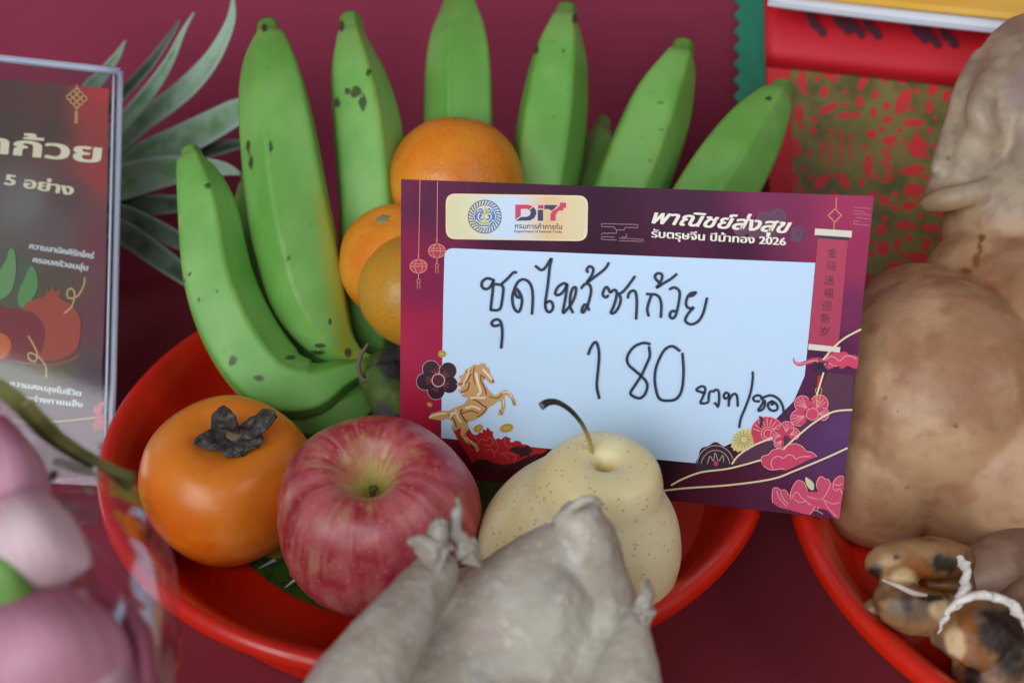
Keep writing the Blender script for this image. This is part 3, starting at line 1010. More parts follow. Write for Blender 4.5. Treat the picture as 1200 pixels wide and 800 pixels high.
    # --- hanging lanterns at the left
    for x, y, y0 in ((490.5, 312, 211), (512, 294, 213)):
        xt = x + 1.8 if x < 500 else x + 0.8
        ln = add('lantern_motif', [pg(ring_pts(x, y, 10, 8), 2)], flat('print_lantern', (176, 44, 62), 0.42))
        add('lantern_line', [rb([(xt, y0), (x, y - 8)], 0.8, 3, n=4), rb(ring_pts(x, y, 10, 8), 1.0, 3, closed=True), rb([(x - 10, y), (x + 10, y)], 0.8, 3, n=4), rb([(x - 9, y - 3), (x + 9, y - 3)], 0.7, 3, n=4), rb(ring_pts(x, y, 4.5, 8), 0.7, 3, closed=True),
                             rb([(x, y - 15), (x, y - 8)], 1.6, 3, n=3), rb([(x, y + 8), (x, y + 15)], 1.0, 3, n=3), rb(ring_pts(x, y + 17, 2, 2.4, 14), 0.8, 3, closed=True), rb([(x - 1.5, y + 20), (x - 1.5, y + 26)], 0.7, 3, n=3), rb([(x + 1.5, y + 20), (x + 1.5, y + 26)], 0.7, 3, n=3)], flat('print_lantern_gold', (226, 140, 128), 0.4), ln)
    # --- scroll with vertical characters
    sc = add('scroll_motif', [pg(S([(135, 205), (277, 214), (230, 728), (90, 712)]), 3)], flat('print_scroll', (178, 46, 84), 0.42))
    add('scroll_shade', [pg(S([(135, 203), (277, 212), (275, 227), (134, 216)]), 4)], PLUM, sc)
    add('scroll_rod', [pg(S([(121, 171), (294, 182), (292, 213), (118, 201)]), 5)], flat('print_ivory', (226, 218, 204), 0.42), sc)
    add('scroll_rod', [pg(S([(91, 711), (240, 727), (236, 752), (87, 738)]), 5)], flat('print_ivory', (226, 218, 204), 0.42), sc)
    add('scroll_cord', [rb(S([(221, 28), (219, 76)]), 0.9, 3, n=4), rb(S([(211, 142), (209, 176)]), 0.9, 3, n=4), rb(S([(215, 80), (229, 95), (243, 110), (228, 125), (213, 140), (198, 125), (183, 110), (199, 95)]), 1.0, 3, closed=True, n=24)], flat('print_peach', (240, 160, 110), 0.42), sc)
    parts = []
    for ch, (x, y) in zip('金马送福迎新岁', ((200, 283), (195, 345), (186, 410), (183, 470), (175, 530), (167, 590), (163, 650))):
        X, Y = crop([(x, y)], 925, 225, 4)[0]
        parts.append(text(CARD, ch, (X - 5.6, Y + 5), (X + 5.6, Y + 5.6), 8.6, 4, 0.004))
    add('scroll_characters', parts, flat('print_scroll_ink', (88, 20, 48), 0.45), sc)
    # --- cloud with tail, knot and tassel
    Q = lambda pts: crop(pts, 900, 380, 6.667)
    cl = add('cloud_motif', [cpg(Q([(198, 258), (212, 284), (240, 298), (290, 285), (340, 264), (400, 258), (440, 262), (470, 237), (512, 221), (560, 220), (602, 212), (640, 236), (702, 250), (697, 340), (655, 337), (622, 324), (575, 346), (540, 325), (492, 346), (455, 350), (430, 305), (370, 300), (300, 315), (240, 325), (206, 305), (195, 280)]), 5)], PINK)
    add('cloud_line', [rb(Q([(200, 265), (225, 305), (280, 305), (340, 285), (390, 285)]), 0.9, 6), rb(Q([(455, 275), (490, 250), (530, 262), (560, 285), (600, 250), (640, 245), (690, 268)]), 0.9, 6), rb(Q([(440, 320), (470, 300), (500, 318), (540, 325)]), 0.7, 6)], PALE, cl)
    kn = add('knot_motif', [rb(Q([(415, 260), (395, 280), (410, 300), (432, 290), (428, 262), (415, 252)]), 1.1, 7), rb(Q([(405, 310), (370, 340), (355, 355), (362, 365), (395, 345), (420, 310), (455, 292), (465, 302), (440, 330), (410, 320), (365, 292), (362, 305), (400, 330), (455, 350), (460, 340)]), 1.2, 7), pg(Q([(395, 335), (430, 340), (425, 395), (392, 395), (385, 385)]), 7), pg(Q([(415, 215), (475, 220), (472, 236), (415, 240)]), 5)], flat('print_ink_navy', (34, 20, 56), 0.42))
    add('tassel_line', [rb(Q([(388, 565), (370, 510), (398, 495), (420, 505), (410, 560)]), 0.8, 6, n=20), rb(Q([(380, 550), (355, 620)]), 0.8, 9, n=4), rb(Q([(390, 560), (378, 640)]), 0.8, 9, n=4), rb(Q([(402, 560), (405, 620)]), 0.8, 9, n=4)], flat('print_tassel', (226, 158, 92), 0.4), kn)
    add('tassel_band', [pg(Q([(388, 395), (412, 398), (405, 490), (380, 490)]), 5)], RED, kn)
    # --- hills and golden lines
    W5 = lambda pts: crop(pts, 800, 400, 3.636)
    GL = [[(1008.5, 386), (990, 396), (977, 407), (965, 421)], [(965, 437), (961, 450), (957, 463)], [(998, 480), (976, 482.5), (954, 495), (932, 513), (918, 526)], [(992.5, 525), (965, 537.5), (932, 551), (904.5, 561), (855, 568), (800, 572), (769, 576)], [(891, 539), (855, 548.5), (822, 553), (800, 561), (787, 568)], [(904.5, 513), (882.5, 522), (866, 533), (858, 543)]]
    add('golden_line', [rb(p, 2.1, 8) for p in GL], CREAM)
    add('hill_motif', [pg([(904.5, 514), (882.5, 523), (866, 534), (858, 544), (822, 553.5), (891, 540), (930, 516), (954, 496), (976, 483), (998, 481), (1000, 440), (970, 436), (955, 470), (935, 495)], 2)], flat('print_hill', (84, 36, 66), 0.42))

    def fan(cx, cy, petals, r0, name, colr, line, L, cr=0.0):
        fl = add(name, [pg(ring_pts(x, y, r), L + 0.15 * i) for i, (x, y, r) in enumerate(petals)], colr)
        ls = []
        for x, y, r in petals:
            dx, dy = x - cx, y - cy
            a0 = math.atan2(dy, dx)
            ls.append(rb([(x + r * math.cos(a0 + b), y + r * math.sin(a0 + b)) for b in np.linspace(-1.6, 1.6, 9)], 0.8, L + 1.2))
            for b in (-0.6, -0.25, 0.1, 0.45):
                ls.append(rb([(cx + dx * 0.55, cy + dy * 0.55), (x + r * 0.75 * math.cos(a0 + b * 1.6), y + r * 0.75 * math.sin(a0 + b * 1.6))], 0.7, L + 1.2, n=4))
        if cr:
            ls.append(rb(ring_pts(cx, cy, cr, n=20), 0.8, L + 1.6, closed=True))
            add('flower_centre', [pg(ring_pts(cx, cy, cr), L + 1.4)], colr, fl)
        add('petal_line', ls, line, fl)
        return fl
    fan(952, 485, [(964, 485, 7.5), (936, 489.5, 9.5), (940.5, 473, 9.5), (960, 473, 10.5)], 7, 'flower_motif', PINK, PALE, 5, 7)
    fan(920, 512, [(911, 510, 8), (922, 502, 8.5), (930, 508, 7), (913, 519, 6)], 5, 'flower_motif', ROSE, PALE, 6, 0)
    ro = add('rosette_motif', [pg([(899 + 19 * math.cos(a), 506 + 18 * math.sin(a)) for a in np.linspace(math.pi * 1.0, math.pi * 2.0, 24)] + [(918, 508), (905, 514), (884, 520)], 4)], ROSE)
    add('rosette_line', [rb([(899 + 19 * math.cos(a), 506 + 18 * math.sin(a)) for a in np.linspace(math.pi * 1.02, math.pi * 1.98, 20)], 0.8, 5), rb(ring_pts(900, 508, 5, n=20), 1.0, 5, closed=True), rb(ring_pts(900, 508, 8, n=20), 0.8, 5, closed=True)] + [rb([(899 + 9 * math.cos(a), 507 + 9 * math.sin(a)), (899 + 17 * math.cos(a), 506 + 16 * math.sin(a))], 0.8, 5, n=4) for a in np.linspace(math.pi * 1.08, math.pi * 1.92, 9)], PALE, ro)
    add('blossom_motif', [pg(ring_pts(872, 515, 15, 12, 60, -0.5, 0.12, 15), 3), pg(ring_pts(866, 521, 9, 8, 40, 0, 0.15, 11), 3.2)], flat('print_butter', (222, 206, 140), 0.42))
    add('blossom_line', [rb([(872 + 4 * math.cos(a), 515 + 4 * math.sin(a)), (872 + 12 * math.cos(a + 0.3), 515 + 10 * math.sin(a + 0.3))], 0.8, 5, n=4) for a in np.linspace(0, 6, 16)], flat('print_olive', (150, 130, 70), 0.42))
    dk = add('dark_flower_motif', [pg([(838.5 + 23 * math.cos(a) * (1 + 0.05 * math.cos(8 * a)), 545 + 26 * math.sin(a) * (1 + 0.05 * math.cos(8 * a))) for a in np.linspace(math.pi, 2 * math.pi, 40)] + [(862, 545), (850, 548.5), (816, 554)], 3)], PLUM)
    add('dark_flower_line', [rb([(838.5 + r * math.cos(a), 546 + r * 1.1 * math.sin(a)) for a in np.linspace(math.pi * 1.05, math.pi * 1.95, 24)], 0.8, 4) for r in (17, 22)] + [rb([(829, 543), (832, 534), (836, 540), (838, 530), (842, 540), (847, 533), (848, 541)], 0.9, 4)], flat('print_soft', (206, 170, 176), 0.42), dk)
    add('dark_flower_heart', [pg(ring_pts(839, 543, 3), 5)], ROSE, dk)
    cl = add('cloud_motif', [cpg(W5([(335, 505), (340, 487), (365, 480), (380, 463), (410, 455), (432, 458), (450, 440), (480, 434), (510, 446), (526, 466), (550, 470), (573, 489), (540, 502), (500, 522), (440, 549), (415, 541), (395, 547), (365, 542), (345, 533), (335, 520)]), 9)], PINK)
    add('cloud_line', [rb(W5(p), 0.9, 10) for p in ([(336, 515), (338, 490), (365, 481), (382, 463), (412, 455), (432, 460), (450, 441), (480, 435), (510, 447), (526, 466), (550, 471), (572, 489)], [(385, 543), (376, 520), (386, 497), (408, 488), (428, 497), (445, 484), (468, 484), (482, 500), (505, 490), (545, 490)], [(345, 530), (370, 545), (400, 545), (432, 540)])], PALE, cl)
    # --- peonies in the corner
    X = lambda pts: crop(pts, 880, 500, 6.667)
    pe = add('peony_motif', [cpg(X([(163, 560), (170, 480), (205, 474), (240, 496), (265, 490), (300, 530), (312, 500), (340, 440), (375, 415), (420, 440), (440, 500), (480, 505), (520, 505), (510, 450), (520, 400), (545, 384), (580, 405), (608, 410), (622, 442), (660, 400), (700, 380), (725, 392), (729, 420), (716, 540), (702, 620), (692, 712), (650, 706), (600, 655), (545, 640), (500, 640), (455, 684), (330, 655), (280, 642), (230, 632), (180, 600)]), 3)], flat('print_peony', (208, 72, 108), 0.42))
    add('petal_line', [rb(X(p), 0.8, 4) for p in ([(170, 590), (165, 530), (175, 480), (205, 474), (240, 496), (265, 490), (300, 535)], [(310, 560), (312, 505), (342, 440), (375, 416), (420, 440), (440, 500)], [(320, 560), (345, 510), (375, 520), (395, 555), (420, 565), (450, 605)], [(340, 560), (380, 590), (420, 580), (470, 610)], [(520, 480), (512, 440), (545, 385), (580, 405), (608, 410), (622, 445)],
                        [(640, 470), (655, 410), (700, 381), (726, 392)], [(640, 480), (670, 500), (690, 480), (712, 520)], [(655, 450), (690, 455), (712, 440)], [(520, 560), (570, 570), (640, 600), (690, 590)], [(560, 560), (590, 520), (620, 450)], [(570, 570), (610, 640), (670, 700)], [(440, 540), (480, 555), (560, 565)], [(460, 684), (490, 650), (530, 660), (560, 680)], [(485, 650), (500, 620)], [(515, 655), (530, 625)], [(200, 500), (225, 560), (280, 620)], [(230, 510), (260, 570), (290, 600)])], PALE, pe)
    add('leaf_motif', [cpg(X([(428, 393), (470, 418), (493, 452), (486, 493), (452, 478), (428, 432)]), 4)], flat('print_leaf', (214, 214, 170), 0.42))
    # --- horse side
    H = lambda pts: crop(pts, 480, 400, 5)
    cx, cy = H([(168, 227)])[0]
    df = add('dark_flower_motif', [pg(ring_pts(*H([p])[0], 9.8), 3 + 0.15 * i) for i, p in enumerate(((125, 162), (225, 172), (232, 252), (155, 290), (90, 235)))], PLUM)
    add('petal_outline', [rb(ring_pts(*H([p])[0], 9.8), 1.1, 2.0, closed=True) for p in ((125, 162), (225, 172), (232, 252), (155, 290), (90, 235))] + [rb(ring_pts(cx, cy, 7.4), 1.0, 5.2, closed=True)], flat('print_flower_rim', (226, 190, 186), 0.42), df)
    add('flower_centre', [pg(ring_pts(cx, cy, 7.4), 5)], flat('print_wine', (84, 22, 42), 0.42), df)
    st = []
    for k in range(5):
        a = -1.9 + k * 2 * math.pi / 5
        for b in (-0.28, 0, 0.28):
            st.append(rb([(cx + 8.5 * math.cos(a + b * 0.7), cy + 8.5 * math.sin(a + b * 0.7)), (cx + 14 * math.cos(a + b), cy + 14 * math.sin(a + b))], 0.8, 5, n=4))
    add('petal_line', st, flat('print_vein', (170, 60, 84), 0.42), df)
    add('red_flower_motif', [cpg(H([(255, 520), (275, 505), (300, 498), (320, 512), (345, 508), (370, 540), (395, 545), (410, 530), (425, 535), (430, 514), (448, 520), (456, 503), (472, 520), (488, 530), (488, 548), (500, 572), (520, 565), (535, 572), (558, 556), (575, 560), (592, 568), (588, 582), (602, 590), (625, 580), (650, 588), (660, 600), (690, 605), (720, 622), (760, 623), (805, 635), (760, 662), (640, 700), (560, 724), (480, 738), (400, 742), (330, 650)]), 3)], RED)
    add('red_flower_shade', [cpg(H([(585, 635), (610, 618), (640, 612), (665, 618), (690, 610), (708, 625), (720, 640), (708, 652), (700, 672), (675, 668), (650, 680), (640, 660), (620, 655)]), 4), cpg(H([(380, 700), (440, 690), (500, 712), (570, 722), (640, 700), (700, 672), (760, 660), (680, 740), (500, 760), (390, 755)]), 4.2)], flat('print_maroon', (64, 12, 24), 0.42))
    add('petal_line', [rb(H(p), 0.8, 5) for p in ([(400, 600), (420, 570), (450, 580), (470, 560), (490, 590), (470, 610), (430, 605)], [(500, 575), (520, 620), (500, 650)], [(560, 560), (560, 600), (590, 620)], [(520, 660), (570, 650), (620, 670), (610, 710)], [(440, 640), (480, 630), (500, 680)], [(540, 650), (580, 690)], [(370, 545), (400, 580), (400, 620)])], flat('print_coral', (216, 96, 84), 0.42))
    ho = add('horse_motif', [pg(H([(495, 235), (480, 250), (465, 240), (440, 215), (430, 235), (455, 275), (475, 300), (500, 320), (545, 288), (565, 282), (600, 310), (618, 345), (626, 375), (605, 375), (600, 347), (575, 316), (556, 310), (556, 340), (561, 380), (545, 430), (525, 433), (520, 410), (540, 385), (535, 347), (520, 347), (490, 372), (462, 386), (445, 416), (410, 446), (375, 462), (338, 472), (348, 510), (325, 540), (352, 578), (388, 596), (408, 635), (396, 650), (372, 607), (330, 592), (298, 545), (300, 502), (270, 522), (248, 510), (255, 470), (225, 450), (180, 462), (108, 450), (130, 420), (190, 405), (235, 405), (270, 385), (320, 365), (345, 330), (318, 326), (300, 318), (322, 300), (280, 290), (310, 270), (270, 250), (300, 230), (288, 205), (320, 190), (325, 165), (360, 150), (375, 134), (400, 140), (425, 124), (430, 140), (441, 124), (446, 146), (466, 160), (472, 190), (490, 220)]), 6)], GOLD)
    add('horse_shading', [rb(H(p), w, 7) for p, w in (([(335, 470), (320, 455), (300, 420), (305, 400)], 2.0), ([(440, 215), (415, 195), (420, 235), (440, 275), (450, 310)], 1.6), ([(375, 340), (400, 350), (430, 375), (450, 385)], 1.6), ([(310, 420), (360, 405), (400, 420)], 1.4), ([(300, 300), (340, 280), (350, 240)], 1.6), ([(290, 250), (330, 240), (360, 190)], 1.6), ([(330, 180), (360, 170)], 1.2), ([(470, 325), (520, 330), (545, 300)], 1.2), ([(230, 430), (255, 450), (275, 500)], 1.6), ([(395, 440), (430, 420), (450, 390)], 1.4), ([(320, 545), (350, 590), (395, 630)], 1.0), ([(485, 225), (492, 238)], 1.4), ([(600, 345), (615, 370)], 1.0), ([(530, 405), (545, 425)], 1.0), ([(380, 150), (372, 200), (385, 250)], 1.2))], flat('print_bronze', (128, 70, 48), 0.4), ho)
    add('horse_highlight', [rb(H(p), w, 7.5) for p, w in (([(390, 190), (400, 240), (415, 290), (400, 315)], 3.0), ([(430, 165), (455, 190), (480, 220)], 2.2), ([(360, 330), (400, 330), (440, 330)], 2.2), ([(330, 390), (370, 380), (410, 395)], 2.4), ([(240, 440), (250, 420), (280, 420)], 2.4), ([(120, 440), (170, 425), (210, 420)], 2.0), ([(545, 300), (575, 295), (600, 325)], 1.4), ([(548, 340), (552, 375)], 1.2), ([(270, 400), (285, 450), (300, 470)], 2.0), ([(350, 160), (335, 210), (310, 260)], 1.4), ([(320, 560), (370, 590)], 1.0))], flat('print_champagne', (244, 222, 190), 0.35), ho)
    COIN, COIND = flat('print_coin', (204, 172, 84), 0.35), flat('print_coin_dark', (140, 104, 40), 0.35)
    for (x, y), rx, ry, ro, L in (((190, 73), 4.6, 4.2, 0, 6), ((118, 370), 3.4, 2.6, 0.4, 6), ((568, 507), 8.2, 5.2, -0.25, 6), ((402, 508), 6, 4.2, -0.6, 8)):
        q = H([(x, y)])[0]
        co = add('coin_motif', [pg(ring_pts(*q, rx, ry, rot=ro), L)], COIN)
        add('coin_line', [rb(ring_pts(*q, rx * 0.7, ry * 0.66, rot=ro), 0.8, L + 1, closed=True)], COIND, co)
    # --- handwriting
    A = lambda *p: crop(p, 540, 290, 6.153)
    D = lambda *p: crop(p, 640, 290, 7.27)
    B = lambda *p: crop(p, 690, 290, 6.153)
    Cc = lambda *p: crop(p, 680, 390, 4.8)
    Ee = lambda *p: crop(p, 800, 420, 8)
    big = [A((235, 235), (190, 222), (155, 245), (150, 280), (175, 300), (205, 290), (230, 252), (234, 240), (228, 320), (215, 440), (222, 450), (270, 450), (290, 420), (303, 330), (305, 292), (288, 270), (250, 265)), A((288, 268), (340, 220), (378, 180), (396, 181)),
           A((400, 298), (425, 330), (440, 380), (430, 440), (411, 465), (380, 430), (370, 360), (385, 300), (410, 250), (445, 230), (485, 245), (510, 290), (518, 370), (512, 476)), A((388, 325), (402, 355), (424, 362), (426, 345), (405, 300), (388, 312)),
           A((540, 136), (580, 163), (612, 140), (652, 78), (640, 140), (625, 280), (608, 400), (615, 450), (640, 466), (662, 440), (660, 405), (640, 386), (615, 400)), A((765, 268), (740, 258), (700, 285), (680, 325), (690, 343), (720, 335), (750, 300), (766, 266), (752, 370), (735, 470), (765, 445), (800, 400), (825, 340), (828, 290), (808, 292), (790, 340), (786, 420), (805, 466)),
           D((300, 345), (320, 318), (350, 308), (375, 330), (381, 380), (365, 450), (352, 500), (362, 530)), D((352, 492), (320, 488), (300, 545), (318, 552), (345, 502)), D((352, 208), (344, 188), (370, 160), (400, 185), (386, 240), (345, 300), (420, 245), (500, 182), (530, 135)),
           D((525, 412), (505, 426), (480, 402), (490, 365), (510, 335), (530, 355), (545, 385), (562, 370), (586, 360), (600, 390), (590, 450), (570, 510), (548, 558), (580, 556), (610, 520), (630, 470), (632, 425), (612, 392)), D((612, 396), (650, 380), (700, 322), (752, 250)),
           B((282, 360), (286, 335), (310, 312), (335, 322), (345, 390), (340, 512)), B((420, 335), (455, 338), (482, 340), (510, 365), (522, 420), (518, 500)), B((450, 345), (430, 400), (420, 450), (430, 490)), B((502, 250), (475, 215), (490, 188), (520, 190), (528, 215), (510, 260), (485, 292), (540, 257), (592, 226), (630, 194)),
           B((585, 300), (610, 288), (640, 300), (655, 332), (645, 410), (625, 490), (600, 512), (582, 490), (595, 460), (622, 460)), B((770, 325), (738, 328), (715, 350), (748, 347), (770, 325)), B((715, 348), (700, 390), (705, 425), (730, 440), (756, 432), (720, 470), (694, 520), (710, 545), (745, 553), (790, 530), (825, 470), (850, 368)),
           A((272, 560), (240, 566), (220, 550), (235, 525), (270, 520), (290, 550), (298, 620), (290, 720)),
           Cc((45, 118), (60, 80), (82, 52), (97, 70), (105, 130), (97, 230), (92, 300), (105, 365)), Cc((388, 62), (350, 57), (300, 80), (265, 130), (268, 175), (310, 215), (350, 250), (376, 290), (365, 340), (335, 367), (295, 355), (282, 335), (310, 290), (345, 235), (375, 170), (390, 130), (386, 80)), Cc((557, 100), (515, 75), (470, 100), (430, 180), (418, 250), (425, 320), (445, 370), (490, 381), (540, 370), (570, 320), (580, 220), (574, 118))]
    small = [Ee((205, 325), (160, 310), (125, 295), (155, 268), (190, 260), (212, 285), (200, 330), (180, 380), (165, 420), (235, 412), (242, 370), (250, 320), (268, 305)), Ee((285, 310), (310, 292), (335, 305), (341, 370), (332, 456), (312, 425), (300, 420)), Ee((430, 332), (405, 318), (384, 345), (395, 376), (425, 365), (437, 335), (430, 442)), Ee((430, 402), (460, 345), (490, 330), (510, 360), (515, 442)),
             Ee((655, 130), (655, 200), (635, 320), (590, 450), (545, 560), (530, 642)), Ee((715, 400), (680, 400), (658, 375), (680, 350), (715, 345), (745, 370), (752, 410), (730, 450), (705, 490), (745, 480), (770, 440), (768, 395)), Ee((832, 430), (852, 424), (848, 405), (822, 406), (798, 430), (808, 470), (850, 492), (887, 475), (885, 440), (860, 412), (830, 400)), Ee((735, 375), (780, 355), (825, 345), (870, 360), (915, 400), (940, 460), (948, 530)), Ee((725, 550), (743, 572), (728, 640))]
    rng = random.Random(4)
    add('handwriting', [rb(p, 3.1, 11 + 0.1 * i) for i, p in enumerate(big)] + [rb(p, 2.8, 11 + 0.1 * i) for i, p in enumerate(small)], Mat('marker_ink', tuple(lin(22, 34, 62)), 0.5).m)


build_card()

# ------------------------------------------------------------------ acrylic sign holder with poster, left
def glassy(name, tint, gloss=0.08, rough=0.05, edge=1.0):
    m = bpy.data.materials.new(name)
    m.use_nodes = True
    nt = m.node_tree
    nt.nodes.clear()
    out = nt.nodes.new('ShaderNodeOutputMaterial')
    tr = nt.nodes.new('ShaderNodeBsdfTransparent')
    tr.inputs[0].default_value = (*tint, 1)
    gl = nt.nodes.new('ShaderNodeBsdfGlossy')
    gl.inputs['Roughness'].default_value = rough
    gl.inputs['Color'].default_value = (1, 1, 1, 1)
    lw = nt.nodes.new('ShaderNodeFresnel')
    lw.inputs['IOR'].default_value = 1.45
    ad = nt.nodes.new('ShaderNodeMath')
    ad.operation = 'MULTIPLY_ADD'
    ad.inputs[1].default_value = edge
    ad.inputs[2].default_value = gloss
    nt.links.new(lw.outputs[0], ad.inputs[0])
    mx = nt.nodes.new('ShaderNodeMixShader')
    nt.links.new(ad.outputs[0], mx.inputs[0])
    nt.links.new(tr.outputs[0], mx.inputs[1])
    nt.links.new(gl.outputs[0], mx.inputs[2])
    nt.links.new(mx.outputs[0], out.inputs[0])
    return m


def build_sign():
    A, B, C = P(141, 84, 0.705), P(131, 520, 0.69), P(-60, 62, 0.69)
    n = np.cross(C - A, B - A)
    n /= np.linalg.norm(n)
    if n @ FW > 0:
        n = -n
    pl = Plane(A, n)
    down = (B - A) / np.linalg.norm(B - A)
    bot = A + down * (A[2] / -down[2]) * 0.998
    t = empty('sign_holder', (bot[0] - 0.05, bot[1], 0.0), 'clear acrylic sign holder with a dark red Thai fruit poster beside pineapple leaves', 'sign holder')
    W = 0.15
    left = (C - A) / np.linalg.norm(C - A)
    clear = glassy('clear_acrylic', (0.95, 0.96, 0.97), 0.012, 0.05, 0.45)
    edge = Mat('acrylic_edge', tuple(lin(206, 214, 236)), 0.12, **{'Transmission Weight': 0.3, 'IOR': 1.4}).m

    def slab(a, b, c, d, off, th):
        V = np.array([p + n * o for o in (off, off + th) for p in (a, b, c, d)])
        return V, [(3, 2, 1, 0), (4, 5, 6, 7), (0, 1, 5, 4), (1, 2, 6, 5), (2, 3, 7, 6), (3, 0, 4, 7)]
    bl = bot + left * W
    mk('front_sheet', *slab(A + left * W, A, bot, bl, 0.0015, 0.0012), clear, t, smooth=False)
    mk('back_sheet', *slab(A + left * W, A, bot, bl, -0.0035, 0.0012), clear, t, smooth=False)
    V, F = [], []
    r = 0.0016

    def bar(p, q, r, sq):
        return sweep([p, (p + q) / 2, q], [r, r, r], 12, 10, squash=sq)
    mk('side_edge', *bar(A + n * 0.0, bot, 0.0016, 1.0), edge, t)
    mk('top_edge', *bar(A + left * W, A, 0.0019, 1.0), edge, t)
    mk('inner_edge', *bar(A + left * 0.0028 + down * 0.003 + n * 0.003, bot + left * 0.0028 + n * 0.003, 0.0006, 1.0), edge, t)
    foot = [bl + n * 0.001, bot + n * 0.001]
    V, F = box((bot[0] - W, bot[1] - 0.03, 0.0005), (bot[0] + 0.001, bot[1] + 0.02, 0.003), 0.0006)
    mk('foot', V, F, clear, t)
    # poster between the sheets
    pts = [(-70, 86), (127, 104), (124, 300), (119, 420), (121, 505), (121, 560), (-80, 560)]
    nu, nv = 50, 50
    PV, col = [], []
    SP = [(120, 110, 196, 60, 58), (110, 130, 170, 62, 60), (60, 110, 100, 62, 58), (0, 110, 92, 60, 56), (60, 150, 84, 62, 54), (0, 150, 78, 62, 54), (118, 200, 168, 58, 60), (80, 230, 96, 70, 66), (30, 240, 118, 112, 110), (60, 270, 104, 84, 84), (115, 290, 120, 52, 66), (60, 330, 90, 72, 50), (20, 320, 84, 90, 70), (110, 380, 112, 46, 60), (60, 430, 90, 82, 34), (10, 430, 84, 78, 40),
          (110, 450, 76, 44, 58), (70, 500, 96, 52, 70), (20, 510, 130, 80, 104), (110, 510, 110, 56, 76)]
    for i in range(nu):
        for j in range(nv):
            s, q = i / (nu - 1), j / (nv - 1)
            y = 86 + q * 474
            xr = np.interp(y, [86, 104, 300, 400, 430, 505, 560], [128, 127, 124.5, 121, 119, 121.5, 121])
            yy = y if j else np.interp(-70 + s * (xr + 70), [-70, 127], [86, 104])
            if j:
                top = np.interp(-70 + s * (xr + 70), [-70, 127], [86, 104])
                yy = top + q * (560 - top)
            x = -70 + s * (xr + 70)
            PV.append(pl.at(x, yy, 0.0))
            w = np.array([1 / ((x - a[0]) ** 2 + (yy - a[1]) ** 2 + 60) ** 1.5 for a in SP])
            col.append((w[:, None] * np.array([lin(*a[2:]) for a in SP])).sum(0) / w.sum())
    m = Mat('poster_print_with_reflection', attr=True, rough=0.4)  # print tones with a greenish reflection mixed into the colour
    pst = mk('poster', np.array(PV), grid_faces(nu, nv), m.m, t, col=np.array(col))
    add = lambda name, parts, mat: mk(name, *merge(*parts), mat, pst, smooth=False)
    CR, WH = flat('poster_cream', (238, 228, 196), 0.5), flat('poster_white', (236, 238, 236), 0.5)
    GL = flat('poster_gold', (232, 190, 130), 0.5)
    tx = lambda b, p, q, h, L, bold, c=3, st=0.6: [text(pl, b, (p[0] + st * k, p[1]), (q[0] + st * k, q[1]), h, L + 0.2 * k, bold) for k in range(c)]
    add('lettering', tx('ชุดไหว้ซาก้วย', (-212, 160), (115, 191), 22, 2, 0.012, 5, 0.8), CR)
    add('lettering', tx('5 อย่าง', (4.5, 216), (84, 229), 12.2, 2, 0.012, 4, 0.6), CR)
    add('lettering', tx('ความสามัคคีรักใคร่', (34, 291), (109, 303), 6.3, 2, 0.006, 3, 0.4), WH)
    add('lettering', tx('ครอบครัวอบอุ่น', (38, 307), (102, 317), 6.3, 2, 0.006, 3, 0.4), WH)
    add('lettering', tx('ความสงบสุขในชีวิต', (11, 452), (94, 464), 6.3, 2, 0.006, 3, 0.4), WH)
    add('lettering', tx('สุขภาพร่างกายแข็ง', (2, 466), (96, 477), 6.3, 2, 0.006, 3, 0.4), WH)
    k = []
    for dx, dy in ((0, -9), (-4.5, -4.5), (4.5, -4.5), (-9, 0), (0, 0), (9, 0), (-4.5, 4.5), (4.5, 4.5), (0, 9)):
        k.append(ribbon(pl, ring_pts(90 + dx * 0.95, 115 + dy * 0.95 + dx * 0.1, 3.3, n=16), 1.2, 2, closed=True))
    k += [ribbon(pl, [(90, 125), (89.5, 132)], 1.2, 2, n=4), ribbon(pl, [(88.5, 132), (88.2, 144)], 1.3, 2, n=4), ribbon(pl, [(90.6, 132), (90.3, 144)], 1.3, 2, n=4), ribbon(pl, [(90, 100), (90, 106)], 1.2, 2, n=4)]
    add('knot_motif', k, GL)
    Z = lambda pts: crop(pts, 0, 240, 2.857)
    add('squiggle_line', [ribbon(pl, Z(p), 1.6, 3) for p in ([(215, 362), (240, 340), (250, 300), (240, 280), (225, 290), (230, 312), (260, 305), (280, 270), (284, 245)], [(155, 575), (152, 540), (130, 510), (100, 495), (95, 512), (115, 525), (125, 500), (110, 465), (95, 440)])], GL)
    add('curve_line', [ribbon(pl, [(-60, 492), (0, 493), (60, 494), (112, 489)], 1.4, 2)], GL)
    add('curve_line', [ribbon(pl, Z([(-40, 500), (60, 525), (150, 535), (220, 525), (262, 505)]), 2.0, 2)], flat('poster_rose', (196, 60, 84), 0.5))
    add('printed_banana', [poly(pl, [tuple(q) for q in catmull(Z([(-20, 260), (0, 220), (22, 180), (32, 148), (48, 155), (54, 200), (50, 250), (30, 300), (-20, 320)]), 45, True)], 2)], flat('poster_green', (110, 156, 96), 0.5))
    add('printed_banana', [poly(pl, [tuple(q) for q in catmull(Z([(60, 330), (62, 290), (80, 250), (98, 210), (112, 208), (125, 240), (125, 280), (105, 320), (80, 345)]), 45, True)], 2.2)], flat('poster_leaf_green', (96, 150, 84), 0.5))
    add('printed_pomegranate', [poly(pl, [tuple(q) for q in catmull(Z([(80, 350), (110, 320), (150, 308), (158, 285), (165, 292), (175, 270), (185, 290), (205, 285), (200, 312), (240, 335), (268, 380), (268, 440), (250, 490), (180, 520), (120, 500)]), 75, True)], 2.4)], flat('poster_pomegranate', (172, 72, 50), 0.5))
